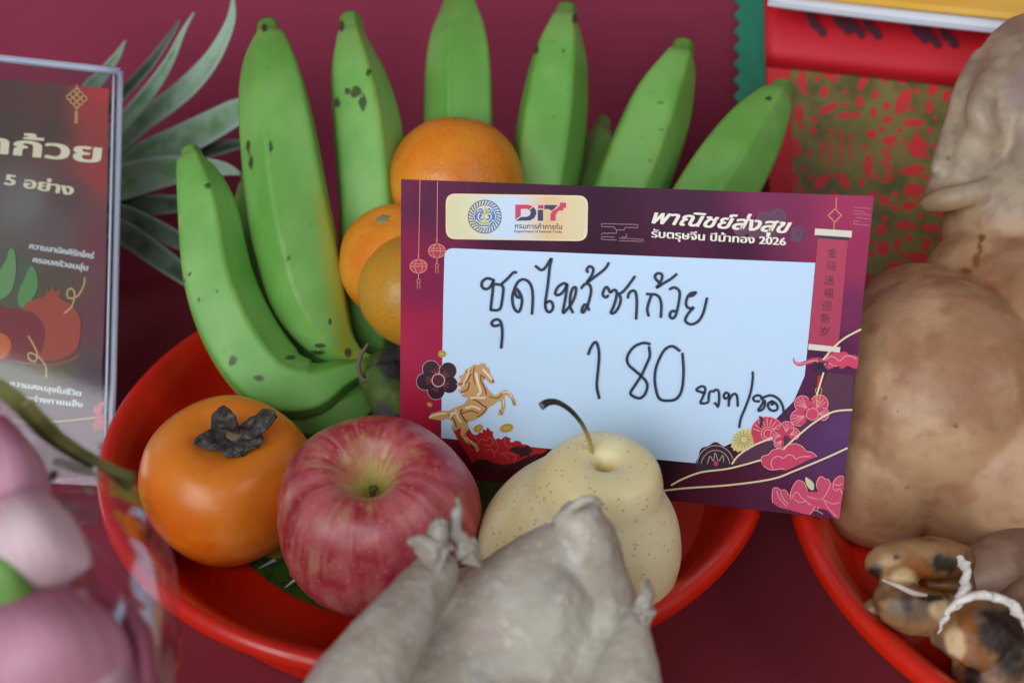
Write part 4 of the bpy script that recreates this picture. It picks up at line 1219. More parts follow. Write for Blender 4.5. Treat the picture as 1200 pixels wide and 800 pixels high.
    add('printed_apple', [poly(pl, [tuple(q) for q in catmull(Z([(-30, 350), (20, 345), (60, 352), (110, 360), (145, 400), (150, 450), (130, 500), (60, 520), (-30, 515)]), 45, True)], 2.7)], flat('poster_apple', (132, 34, 40), 0.5))
    add('printed_orange', [poly(pl, ring_pts(-2, 405, 15), 2.9)], flat('poster_orange', (206, 104, 44), 0.5))
    add('blossom_motif', [poly(pl, ring_pts(x, y, r), 2 + 0.1 * i) for i, (x, y, r) in enumerate(((114, 480, 5.5), (118, 491, 7), (113, 499, 5), (119, 474, 4), (120, 500, 3)))], flat('poster_coral', (206, 74, 78), 0.5))


build_sign()


# ------------------------------------------------------------------ pineapple lying behind the sign
def strip_leaf(path, depth, fold=0.18, n=40, thick=0.0012, twist=0.0):
    p = np.asarray(path, float)
    c = catmull(p, n)
    T = np.gradient(c[:, :2], axis=0)
    T /= np.linalg.norm(T, axis=1)[:, None]
    N = np.stack([-T[:, 1], T[:, 0]], 1)
    rows = []
    for k in range(n):
        s = k / (n - 1)
        d = depth[0] + (depth[1] - depth[0]) * s
        row = []
        for e in (-1, -0.5, 0, 0.5, 1):
            q = c[k, :2] + N[k] * e * c[k, 2] / 2
            row.append(P(q[0], q[1], d + abs(e) ** 1.5 * fold * -c[k, 2] * d / FPX + twist * e * c[k, 2] * d / FPX))
        rows.append(row)
    return sheet(rows, n, 9, thick)


def build_pineapple():
    c = P(60, 300, 0.80)
    c = np.array([c[0] - 0.06, c[1], 0.052])
    t = empty('pineapple', (c[0], c[1], 0.0), 'pineapple on its side behind the sign holder, grey-green spiky leaves outward', 'pineapple')
    prof = np.array([(0, 0.085), (0.02, 0.083), (0.036, 0.07), (0.047, 0.04), (0.05, 0), (0.048, -0.04), (0.038, -0.07), (0.02, -0.08), (0, -0.082)])
    V, F = lathe(prof, 96, 80)
    a = np.arctan2(V[:, 1], V[:, 0])
    bump = np.abs(np.sin(a * 6 + V[:, 2] * 150)) * np.abs(np.sin(a * 6 - V[:, 2] * 150))
    rr = np.hypot(V[:, 0], V[:, 1])
    V[:, :2] *= (1 + 0.09 * bump * (rr > 0.01))[:, None]
    R = np.array([[0, 0, 1], [0, 1, 0], [-1, 0, 0]])
    W = V @ R.T + c
    W[:, 2] += 0.001 - W[:, 2].min()
    col = mixc(lin(60, 58, 24), lin(150, 116, 44), bump)
    mk('fruit_body', W, [f[::-1] for f in F], Mat('pineapple_skin', attr=True, rough=0.6).m, t, col=col)
    leaves = [
        ([(273, -4, 3), (270, 25, 11), (252, 63, 18), (227.5, 93.5, 24), (200, 118, 25), (172.5, 138, 25), (145, 162, 23), (110, 195, 20), (80, 230, 16)], (0.765, 0.80), 0),
        ([(227.5, 15, 2), (214, 38.5, 6), (200, 69, 11), (181, 99, 16), (159, 126.5, 18), (139, 148.5, 19), (110, 180, 18), (85, 215, 14)], (0.755, 0.79), 0),
        ([(210, 24, 2), (200, 41, 6), (178, 71.5, 11), (159, 93.5, 13), (142, 112, 13), (115, 145, 13), (85, 190, 12)], (0.775, 0.795), 1),
        ([(147, 48, 2), (137, 66, 9), (117.5, 91, 16), (104, 106, 19), (88, 140, 20), (75, 190, 18)], (0.76, 0.79), 0),
        ([(312, 112, 4), (280, 129, 28), (255, 143, 34), (222, 160, 37), (186, 177, 38), (150, 193, 36), (110, 215, 28), (80, 240, 18)], (0.775, 0.80), 0),
        ([(282, 204, 3), (262, 198, 16), (227, 197, 27), (186, 202, 38), (145, 213, 42), (110, 225, 34), (80, 245, 18)], (0.755, 0.785), 0),
        ([(235, 345, 4), (209, 318, 22), (185, 300, 27), (161, 283, 28), (140, 270, 28), (110, 258, 22), (80, 250, 16)], (0.75, 0.785), 2),
        ([(250, 300, 5), (209, 282, 20), (172, 264, 24), (140, 252, 26), (105, 248, 20), (80, 248, 14)], (0.76, 0.79), 2),
        ([(300, 165, 5), (262, 172, 16), (225, 182, 20), (170, 205, 22), (110, 230, 18)], (0.79, 0.80), 1),
        ([(245, 232, 4), (215, 238, 18), (180, 240, 24), (140, 240, 26), (100, 245, 18)], (0.765, 0.79), 2),
    ]
    tints = [(lin(146, 174, 150), lin(104, 148, 96)), (lin(70, 88, 70), lin(46, 64, 42)), (lin(98, 122, 104), lin(60, 88, 58))]
    m = Mat('pineapple_leaf', attr=True, rough=0.55)
    m.bump(m.noise(260, 3), 0.25, 0.0008)
    for k, (path, dep, ti) in enumerate(leaves):
        V, F = strip_leaf(path, dep, twist=0.1 * (-1) ** k)
        n1 = fbm(V * np.array([1, 1, 1]), 60, 4, (k, 0, 0))
        j = np.tile(np.abs(np.linspace(-1, 1, 9)), 80)
        col = mixc(tints[ti][0], tints[ti][1], smoothstep(-0.3, 0.35, n1) * smoothstep(1.1, 0.2, j))
        col = mixc(col, lin(176, 200, 190), smoothstep(0.7, 1.0, j) * 0.55)
        mk('leaf', V, F, m.m, t, col=col)


build_pineapple()


# ------------------------------------------------------------------ joss paper packs at the back right
def build_joss():
    a, b, c, d = P(897, -15, 0.795), P(1235, 20, 0.78), P(1235, 380, 0.77), P(905, 352, 0.785)
    nrm = np.cross(b - a, d - a)
    nrm /= np.linalg.norm(nrm)
    if nrm @ FW > 0:
        nrm = -nrm
    pl = Plane(a + nrm * 0.0005, nrm)
    red = Mat('red_paper', tuple(lin(206, 22, 40)), 0.6)
    red.bump(red.noise(40, 3), 0.2, 0.002)
    q = [pl.at(897, -15), pl.at(1235, 20), pl.at(1235, 380), pl.at(905, 352)]
    t = empty('joss_paper_pack', (q[3][0] + 0.07, q[3][1], q[3][2] - 0.002), 'red and gold patterned joss paper pack leaning behind the pork', 'joss paper')
    V = np.array([p + nrm * o for o in (0, -0.012) for p in q])
    mk('pack_body', V, [(3, 2, 1, 0), (4, 5, 6, 7), (0, 1, 5, 4), (1, 2, 6, 5), (2, 3, 7, 6), (3, 0, 4, 7)], red.m, t, smooth=False)
    # folded flap along the top
    fl = []
    for y, h in ((-12, 0.001), (18, 0.009), (45, 0.011), (66, 0.009), (78, 0.001)):
        fl.append([pl.at(x, y + (x - 897) * 0.105, h) for x in (897, 980, 1060, 1150, 1230)])
    flap = mk('folded_flap', *sheet(fl, 20, 16, 0.001), red.m, t)
    ink = flat('flap_ink', (70, 16, 40), 0.6)
    fp = Plane(pl.o + nrm * 0.0125, nrm)
    st = []
    for x, y in ((955, 26), (985, 24), (1000, 28), (1020, 30), (1075, 34), (1090, 40), (1110, 40)):
        st.append(ribbon(fp, [(x - 7, y - 14), (x - 2, y + 2), (x + 4, y + 6), (x + 9, y + 13)], 8.5, 1 + 0.2 * len(st)))
    mk('flap_writing', *merge(*st), ink, flap, smooth=False)
    gold = Mat('gold_print', tuple(lin(122, 110, 44)), 0.5)
    gold.mix(gold.ramp(gold.noise(50, 3), 0.4, 0.62, 0, 1), tuple(lin(84, 80, 26)))
    g = mk('gold_panel', *poly(pl, [(926, 66), (1225, 96), (1225, 332), (932, 318)], 2), gold.m, t, smooth=False)
    rng = random.Random(11)
    sh = flat('red_pattern', (204, 28, 36), 0.55)
    # border ovals, rosette, and character-like blocks
    S = lambda p: crop(p, 900, 80, 2.963)
    spots = []
    for x, y, rx, ry, rot in ((118, 45, 7, 16, 0), (108, 160, 7, 16, 0), (98, 275, 7, 16, 0), (90, 395, 7, 16, 0), (215, 22, 7, 16, -0.8), (330, 50, 6, 13, 0.7), (195, 82, 7, 9, 0), (210, 140, 6, 16, 1.1), (270, 165, 13, 5, 0), (318, 115, 6, 10, 0.1), (405, 25, 7, 11, 0), (372, 92, 5, 8, 0.3), (412, 130, 6, 7, 0), (366, 155, 5, 9, 0), (415, 178, 8, 6, 0), (465, 40, 8, 7, 0), (470, 115, 10, 22, 0.5), (505, 190, 18, 6, 0),
                              (575, 70, 7, 14, 0.5), (560, 135, 6, 10, 0.1), (620, 95, 6, 10, 0.4), (360, 230, 9, 7, 0.3), (348, 340, 7, 19, 0), (422, 250, 12, 7, -0.2), (520, 275, 15, 16, 0), (505, 355, 16, 9, -0.2), (505, 425, 16, 11, 0), (490, 478, 12, 7, 0), (405, 460, 12, 6, 0.5), (185, 395, 8, 15, 0.7), (262, 390, 8, 14, -0.5), (400, 625, 11, 11, 0), (520, 655, 17, 8, 0), (445, 685, 15, 7, 0), (470, 545, 13, 7, 0), (570, 555, 16, 6, 0.2), (620, 600, 14, 7, 0.3), (395, 560, 9, 8, 0), (390, 735, 16, 6, 0), (600, 500, 14, 6, 0), (550, 610, 6, 12, 0.4), (450, 610, 6, 9, 0.2)):
        spots.append((S([(x, y)])[0], rx * 0.78, ry * 0.78, rot))
    for k in range(9):
        for j in range(4):
            X, Y = 185 + j * 34, 215 + k * 17
            if (X - 240) ** 2 + (Y - 280) ** 2 < 70 ** 2:
                spots.append((S([(X + rng.uniform(-5, 5), Y)])[0], rng.uniform(2.6, 4.4), rng.uniform(1.2, 2.0), rng.uniform(-0.3, 0.3)))
    for k in range(10):
        spots.append((S([(415 + rng.uniform(-12, 12), 275 + k * 13)])[0], rng.uniform(4, 8), 1.6, rng.uniform(-0.1, 0.1)))
    have = [c[0] for c in spots]
    for _ in range(900):
        x, y = rng.uniform(938, 1128), rng.uniform(84, 312)
        if all(math.hypot(x - a, y - b) > 13 for a, b in have):
            have.append((x, y))
            spots.append(((x, y), rng.uniform(3, 6), rng.uniform(2, 4.2), rng.choice((0, 0, 1.57, 0.7, -0.7))))
    for i, ((x, y), rx, ry, ro) in enumerate(spots):
        mk('red_ornament', *poly(pl, ring_pts(x, y, rx, ry, 12, ro + rng.uniform(-0.1, 0.1), 0.06, 4), 4 + (i % 5) * 0.3), sh, g, smooth=False)
    # green sheet with a zigzag edge
    a2 = [(862 + (6 if i % 2 else -2) + (i * 0.0), -20 + i * 9.5) for i in range(25)]
    pts = a2 + [(900, 210), (906, 60), (906, -20)]
    p2 = Plane(pl.o - nrm * 0.016, nrm)
    gm = Mat('green_paper', tuple(lin(0, 124, 96)), 0.6)
    gm.mix(gm.ramp(gm.noise(30, 3), 0.4, 0.7, 0, 0.6), tuple(lin(4, 96, 72)))
    Vf, Ff = poly(p2, pts, 0)
    Vb = Vf - nrm * 0.004
    n = len(pts)
    F = [tuple(f) for f in Ff] + [tuple(k + n for k in f[::-1]) for f in Ff] + [(i, (i + 1) % n, (i + 1) % n + n, i + n) for i in range(n)]
    props(mk('joss_paper_sheaf', np.vstack([Vf, Vb]), F, gm.m, smooth=False), 'emerald green paper sheaf with a zigzag cut edge', 'joss paper')
    # white and yellow paper pads lying on top
    wp = flat('white_paper', (224, 230, 244), 0.6)
    net = [[P(900, 4, 0.755), P(1050, 23, 0.745), P(1222, 42, 0.735)], [P(912, -70, 0.80), P(1060, -55, 0.79), P(1230, -45, 0.78)]]
    V, F = sheet(net, 14, 16, 0.0085)
    props(mk('paper_pad', V, F, wp, smooth=False), 'white paper pad stacked on top of the red pack', 'paper')
    net = [[P(912, 9, 0.750), P(1060, 25, 0.741), P(1222, 42, 0.731)], [P(930, -70, 0.794), P(1070, -60, 0.784), P(1230, -50, 0.774)]]
    ym = Mat('yellow_paper', tuple(lin(244, 184, 60)), 0.6)
    ym.mix(ym.ramp(ym.noise(30, 3, stretch=(0.3, 3, 3)), 0.4, 0.7, 0, 0.6), tuple(lin(250, 206, 110)))
    V, F = sheet(net, 14, 16, 0.003)
    V = V + np.array([0, 0.002, 0.0062])
    props(mk('paper_sheet', V, F, ym.m, smooth=False), 'golden yellow paper sheet lying on the white pad', 'paper')


build_joss()


# ------------------------------------------------------------------ boiled pork and charred trotters in the second tray
def build_pork():
    E = []
    for x, y, d, r in ((1095, 470, 0.632, (0.054, 0.055, 0.056)), (1032, 545, 0.632, (0.031, 0.036, 0.040)), (1185, 520, 0.635, (0.062, 0.06, 0.052)), (1078, 412, 0.645, (0.036, 0.042, 0.040)), (1010, 470, 0.645, (0.026, 0.035, 0.042)),
                       (1240, 430, 0.645, (0.06, 0.06, 0.06)), (1158, 335, 0.655, (0.030, 0.032, 0.027)), (1225, 360, 0.640, (0.045, 0.04, 0.032)), (1190, 270, 0.668, (0.034, 0.03, 0.036)), (1240, 230, 0.68, (0.04, 0.035, 0.045)), (1165, 262, 0.662, (0.020, 0.022, 0.022))):
        E.append(ellipsoid(P(x, y, d), r))
    # ear: thick folded sheet hanging towards the card
    rows = [[(1225, 8, .690), (1250, 40, .672), (1262, 80, .668), (1275, 120, .675)],
            [(1172, 34, .688), (1195, 60, .662), (1212, 98, .656), (1235, 140, .668)],
            [(1138, 80, .684), (1160, 105, .656), (1185, 135, .652), (1212, 175, .665)],
            [(1116, 130, .680), (1138, 152, .655), (1162, 178, .654), (1190, 212, .668)],
            [(1098, 190, .672), (1118, 205, .655), (1142, 218, .656), (1168, 236, .668)],
            [(1083, 240, .662), (1098, 242, .655), (1118, 245, .656), (1140, 248, .664)]]
    E.append(sheet([[P(*q) for q in r] for r in rows], 40, 28, 0.0065))
    # rolled lower lip and inner ridges of the ear
    for pts in ([(1082, 241, .656, 9), (1102, 236, .649, 14), (1128, 230, .645, 15), (1152, 224, .647, 14), (1178, 212, .655, 12)], [(1196, 52, .674, 13), (1172, 84, .660, 15), (1150, 118, .652, 17), (1152, 146, .650, 16), (1168, 172, .655, 13)], [(1226, 62, .668, 14), (1210, 95, .656, 16), (1203, 132, .651, 17), (1196, 168, .653, 15), (1178, 200, .656, 12)],
                [(1150, 62, .682, 10), (1126, 108, .670, 10), (1110, 160, .662, 9), (1096, 205, .657, 9)], [(1245, 110, .659, 20), (1215, 160, .653, 24), (1197, 205, .653, 24), (1172, 245, .656, 20)]):
        E.append(sweep([P(*q[:3]) for q in pts], [q[3] * q[2] / FPX for q in pts], 16, 24))
    V, F, N = blob(E, 0.0016, 9)
    n1 = fbm(V, 22, 4)
    n2 = fbm(V, 70, 4, (5, 0, 0))
    V = V + N * (0.0007 * n1 + 0.0005 * n2)[:, None]
    V[:, 2] = np.where(V[:, 2] < 0.0185, 0.0185 + (V[:, 2] - 0.0185) * 0.02, V[:, 2])
    uv = proj(V)
    col = mixc(lin(194, 156, 120), lin(170, 130, 96), smoothstep(-0.4, 0.4, n1))
    col = mixc(col, lin(150, 100, 66), smoothstep(0.0, 0.6, n2 + 0.4 * n1) * 0.55)
    ear = smoothstep(275, 215, uv[:, 1] - (uv[:, 0] - 1140) * 0.25)
    col = mixc(col, mixc(lin(176, 158, 134), lin(152, 132, 114), smoothstep(-0.3, 0.4, n2)), ear)
    e = np.hypot((uv[:, 0] - 1205) / 30, (uv[:, 1] - 105) / 34) + 0.4 * n2
    col = mixc(col, lin(140, 118, 124), smoothstep(1.2, 0.5, e) * 0.6)  # purple-grey shading painted into the ear colour
    for x, y, a, b, k in ((1060, 420, 26, 45, 0.5), (1035, 500, 18, 46, 0.35), (1130, 440, 40, 60, 0.35), (1170, 330, 26, 26, 0.5), (1150, 560, 60, 40, 0.2)):
        e = np.hypot((uv[:, 0] - x) / a, (uv[:, 1] - y) / b) + 0.5 * n2
        col = mixc(col, lin(142, 88, 58), smoothstep(1.2, 0.3, e) * k)
    # caramel streak below the ear
    for x, y, a, b in ((1149, 280, 3, 5), (1148, 292, 2.5, 9), (1144, 305, 4, 8), (1132, 318, 7, 4), (1151, 278, 4, 3)):
        e = np.hypot((uv[:, 0] - x) / a, (uv[:, 1] - y) / b)
        col = mixc(col, lin(134, 82, 24), smoothstep(1.3, 0.7, e))
    for x, y in ((1111, 186), (1052, 480), (1036, 466), (1062, 570), (1120, 500)):
        e = np.hypot(uv[:, 0] - x, uv[:, 1] - y)
        col = mixc(col, lin(80, 54, 46), smoothstep(2.8, 1.2, e) * 0.8)
    m = Mat('boiled_skin', attr=True, rough=0.5)
    m.mix(m.ramp(m.noise(160, 4), 0.5, 0.75, 0, 0.3), tuple(lin(150, 106, 74)))
    m.mix(m.ramp(m.voro(500), 0.1, 0.03, 0, 0.4), tuple(lin(216, 196, 170)))
    m.bump(m.noise(420, 3), 0.2, 0.0006).bump(m.noise(70, 4), 0.4, 0.0016)
    m.rough_from(m.noise(60, 4), 0.4, 0.6)
    m.sss(0.25, (1, 0.5, 0.3), 0.005)
    c = P(1110, 480, 0.635)
    props(mk('pork_head', V, F, m.m, org=(c[0], c[1], V[:, 2].min()), col=col), 'boiled brown pig head with one folded pale ear in the red tray', 'pork')


build_pork()


def build_trotter(label, toes, leg, collar, claw, seed, marks):
    E = [sweep([P(*q[:3]) for q in pts], [q[3] * q[2] / FPX for q in pts], 24, 26) for pts in toes]
    V, F, N = blob(E, 0.0012, 3)
    n1 = fbm(V, 34, 4, (seed, 0, 0))
    n2 = fbm(V, 170, 4, (seed, 3, 0))
    V = V + N * (0.0010 * n1 + 0.0005 * n2)[:, None]
    c = V.mean(0)
    t = empty('pig_trotter', (c[0], c[1], V[:, 2].min()), label, 'trotter', 'charred pig trotters under the pork')
    a = smoothstep(-0.45, 0.35, n1)
    n3 = fbm(V @ np.diag([0.5, 1, 1.4]), 60, 4, (seed, 5, 5))
    col = mixc(lin(186, 150, 108), lin(116, 74, 40), smoothstep(-0.35, 0.15, n3))
    col = mixc(col, lin(42, 28, 22), smoothstep(0.0, 0.42, 0.7 * n1 + 0.6 * n3 + 0.2 * n2 + 0.08))
    uv = proj(V)
    col = mixc(lin(150, 112, 74), lin(108, 70, 42), smoothstep(-0.3, 0.3, n3))
    for x, y, a, b, c3 in marks:
        e = np.hypot((uv[:, 0] - x) / a, (uv[:, 1] - y) / b) + 0.55 * n1 + 0.3 * n2
        col = mixc(col, lin(*c3), smoothstep(1.35, 0.6, e))
    m = Mat('charred_hoof', attr=True, rough=0.5)
    m.bump(m.noise(220, 4), 0.3, 0.001)
    m.sss(0.1, (1, 0.5, 0.3), 0.003)
    hoof = mk('hoof', V, F, m.m, t, col=col)
    if claw:
        V, F = sweep([P(1034, 679, .536), P(1052, 686, .531), P(1070, 694, .532), P(1086, 697, .535)], [0.0005, 0.0009, 0.0011, 0.0006], 8, 24)
        mk('split_fat', V, F, flat('split_fat_pale', (196, 184, 168), 0.5), hoof)
        V, F, N = blob([sweep([P(*q[:3]) for q in claw], [q[3] * q[2] / FPX for q in claw], 16, 16)], 0.0011, 3)
        mk('dewclaw', V, F, flat('dewclaw_horn', (120, 90, 58), 0.4), t)
    V, F = sweep([P(*q[:3]) for q in leg], [q[3] * q[2] / FPX for q in leg], 32, 40)
    n1 = fbm(V, 50, 4, (seed, 9, 0))
    lm = Mat('trotter_skin', attr=True, rough=0.4)
    lm.bump(lm.noise(260, 4), 0.25, 0.0008)
    lm.sss(0.2, (1, 0.5, 0.3), 0.004)
    mk('shank', V, F, lm.m, t, col=mixc(lin(156, 122, 104), lin(124, 92, 76), smoothstep(-0.3, 0.4, n1)))
    V, F = sweep([P(*q[:3]) for q in collar], [q[3] * q[2] / FPX for q in collar], 14, 70)
    V = V + fbm(V, 240, 3, (seed, 0, 4))[:, None] * np.array([0.0012, -0.0008, 0.0012])
    mk('fat_collar', V, F, Mat('pale_fat', tuple(lin(220, 214, 206)), 0.4).sss(0.2).m, hoof)


build_trotter('charred pig trotter end with a split hoof nearest the tray rim',
              [[(1126, 660, .564, 22), (1090, 654, .556, 25), (1052, 656, .553, 24), (1030, 662, .553, 20), (1020, 668, .555, 9)], [(1120, 712, .558, 22), (1090, 718, .551, 29), (1060, 710, .548, 29), (1040, 700, .549, 24), (1028, 694, .552, 12)], [(1128, 688, .572, 34), (1100, 688, .570, 36), (1075, 686, .570, 30)]],
              [(1110, 692, .572, 34), (1150, 676, .578, 38), (1195, 655, .588, 38), (1260, 640, .60, 36)],
              [(1122, 652, .552, 3), (1130, 660, .549, 5), (1132, 680, .545, 6), (1126, 700, .543, 6), (1112, 722, .544, 6), (1098, 738, .548, 4)],
              [(1035, 706, .560, 9), (1024, 712, .558, 12), (1014, 716, .559, 9)], 2.0,
              [(1075, 668, 30, 22, (134, 78, 26)), (1058, 676, 13, 12, (206, 176, 132)), (1042, 656, 14, 9, (176, 140, 96)), (1104, 660, 20, 17, (40, 26, 20)), (1025, 670, 10, 13, (40, 26, 20)), (1050, 652, 6, 5, (40, 26, 20)), (1066, 712, 24, 18, (112, 92, 74)), (1062, 705, 8, 20, (70, 52, 40)), (1108, 712, 14, 12, (206, 176, 132)), (1090, 700, 18, 4, (40, 26, 20)), (1096, 690, 16, 5, (134, 78, 26))])
build_trotter('blackened pig trotter end with a pale fat rim beside the split hoof',
              [[(1160, 735, .553, 46), (1140, 752, .546, 50), (1125, 775, .545, 40)], [(1190, 762, .550, 46), (1165, 790, .545, 48), (1150, 815, .545, 40)]],
              [(1175, 750, .562, 46), (1215, 720, .568, 46), (1260, 690, .58, 44)],
              [(1098, 742, .532, 2), (1112, 715, .527, 4), (1136, 699, .526, 5), (1162, 698, .527, 6), (1184, 708, .528, 6), (1200, 726, .529, 5), (1214, 750, .532, 4)], None, 7.0,
              [(1140, 745, 40, 45, (134, 78, 26)), (1118, 755, 15, 26, (206, 176, 132)), (1102, 770, 8, 30, (112, 92, 74)), (1160, 722, 26, 14, (112, 92, 74)), (1172, 742, 34, 30, (40, 26, 20)), (1185, 775, 22, 30, (40, 26, 20)), (1140, 792, 12, 24, (40, 26, 20)), (1150, 770, 10, 14, (134, 78, 26))])


# ------------------------------------------------------------------ boiled chicken in front
def build_chicken():
    E = []
    for pts in ([(694, 583, .494, 5), (691, 592, .492, 17), (684, 606, .492, 31), (686, 630, .494, 36), (692, 670, .498, 44), (697, 730, .500, 60), (697, 800, .495, 77), (690, 900, .485, 90)],       # tail
                [(664, 622, .496, 22), (648, 654, .497, 50), (628, 702, .497, 88), (603, 756, .502, 140), (577, 820, .505, 196), (555, 900, .502, 230), (535, 990, .49, 240), (520, 1080, .48, 190), (515, 1120, .475, 60)],      # back
                [(524, 655, .487, 20), (510, 674, .482, 28), (478, 716, .470, 36), (440, 772, .458, 50), (402, 840, .448, 62), (375, 930, .44, 62)],                                                 # leg
                [(752, 712, .488, 10), (744, 740, .480, 22), (736, 790, .472, 40), (725, 870, .462, 56)]):
        E.append(sweep([P(*q[:3]) for q in pts], [q[3] * q[2] / FPX for q in pts], 36, 60))
    E.append(sweep([P(*q) for q in ((648, 611, .490), (668, 596, .482), (690, 583, .479), (707, 592, .484))], [6 * .48 / FPX, 8 * .48 / FPX, 8 * .48 / FPX, 6 * .48 / FPX], 16, 20))
    V, F, N = blob(E, 0.0018, 5)
    n1 = fbm(V, 30, 4)
    n2 = fbm(V, 110, 4, (2, 0, 0))
    V = V + N * (0.0011 * n1 + 0.0004 * n2)[:, None]
    lo = V[:, 2].min()
    uv = proj(V)
    col = mixc(lin(182, 175, 162), lin(160, 150, 136), smoothstep(-0.4, 0.4, n1))
    col = mixc(col, lin(186, 182, 176), smoothstep(0.0, 0.5, n2) * 0.5)
    e = np.hypot((uv[:, 0] - 650) / 26, (uv[:, 1] - 690) / 22) + 0.5 * n2
    col = mixc(col, lin(150, 140, 138), smoothstep(1.2, 0.3, e) * 0.5)
    e = np.hypot((uv[:, 0] - 560) / 40, (uv[:, 1] - 740) / 30) + 0.6 * n1
    col = mixc(col, lin(170, 150, 146), smoothstep(1.2, 0.3, e) * 0.5)
    m = Mat('boiled_chicken_skin', attr=True, rough=0.36)
    m.mix(m.ramp(m.noise(130, 4), 0.5, 0.75, 0, 0.3), tuple(lin(160, 148, 132)))
    m.bump(m.voro(230), 0.4, 0.0008).bump(m.noise(70, 4, stretch=(1, 0.5, 1)), 0.45, 0.002)
    m.mix(m.ramp(m.voro(230), 0.3, 0.1, 0, 0.35), tuple(lin(206, 198, 180)))
    m.sss(0.2, (1, 0.7, 0.5), 0.005)
    c = P(600, 860, 0.47)
    t = empty('boiled_chicken', (c[0], c[1], min(0.0, lo)), 'pale boiled whole chicken, tail up, in front of the fruit tray', 'chicken')
    mk('body', V, F, m.m, t, col=col)
    # torn skin at the leg end and beside the thigh
    fm = Mat('torn_skin', tuple(lin(150, 143, 132)), 0.4)
    fm.bump(fm.noise(300, 4), 0.4, 0.001)
    fm.sss(0.3, (1, 0.7, 0.5), 0.003)
    rng = random.Random(5)
    for poly_pts, d, w in (([(548, 650), (536, 630), (534, 612), (539, 594), (532, 583)], .474, (26, 22, 15, 10, 4)), ([(520, 650), (512, 632), (516, 618), (526, 608)], .470, (30, 26, 18, 8)), ([(522, 655), (505, 648), (492, 638), (480, 636)], .468, (34, 30, 22, 9)), ([(552, 662), (556, 645), (552, 632)], .478, (24, 20, 8)),
                           ([(750, 720), (757, 706), (760, 692), (757, 680)], .478, (20, 18, 14, 6)), ([(752, 728), (762, 722), (769, 716)], .476, (18, 14, 5))):
        path = [(x, y, ww) for (x, y), ww in zip(poly_pts, w)]

        def rag(S):
            for i in range(S.shape[0]):
                for j in range(S.shape[1]):
                    S[i, j] += np.array(mnoise.noise_vector(Vector(S[i, j]) * 200)) * 0.0022 * min(1, i / 8 + 0.1)
            return S
        p = np.asarray(path, float)
        cc = catmull(p, 20)
        T = np.gradient(cc[:, :2], axis=0)
        T /= np.linalg.norm(T, axis=1)[:, None]
        rows = []
        for k in range(20):
            nrm = np.array([-T[k][1], T[k][0]])
            rows.append([P(*(cc[k, :2] + nrm * e * cc[k, 2] / 2), d + 0.002 * abs(e) - 0.003 * k / 19) for e in (-1, -0.4, 0.4, 1)])
        mk('torn_skin', *sheet(rows, 40, 24, 0.0012, rag), fm.m, t)


build_chicken()


# ------------------------------------------------------------------ lotus bouquet in cellophane, lower left
def petal(pts_rows, thick=0.0016, nu=26, nv=22):
    return sheet([[P(*q) for q in r] for r in pts_rows], nu, nv, thick)


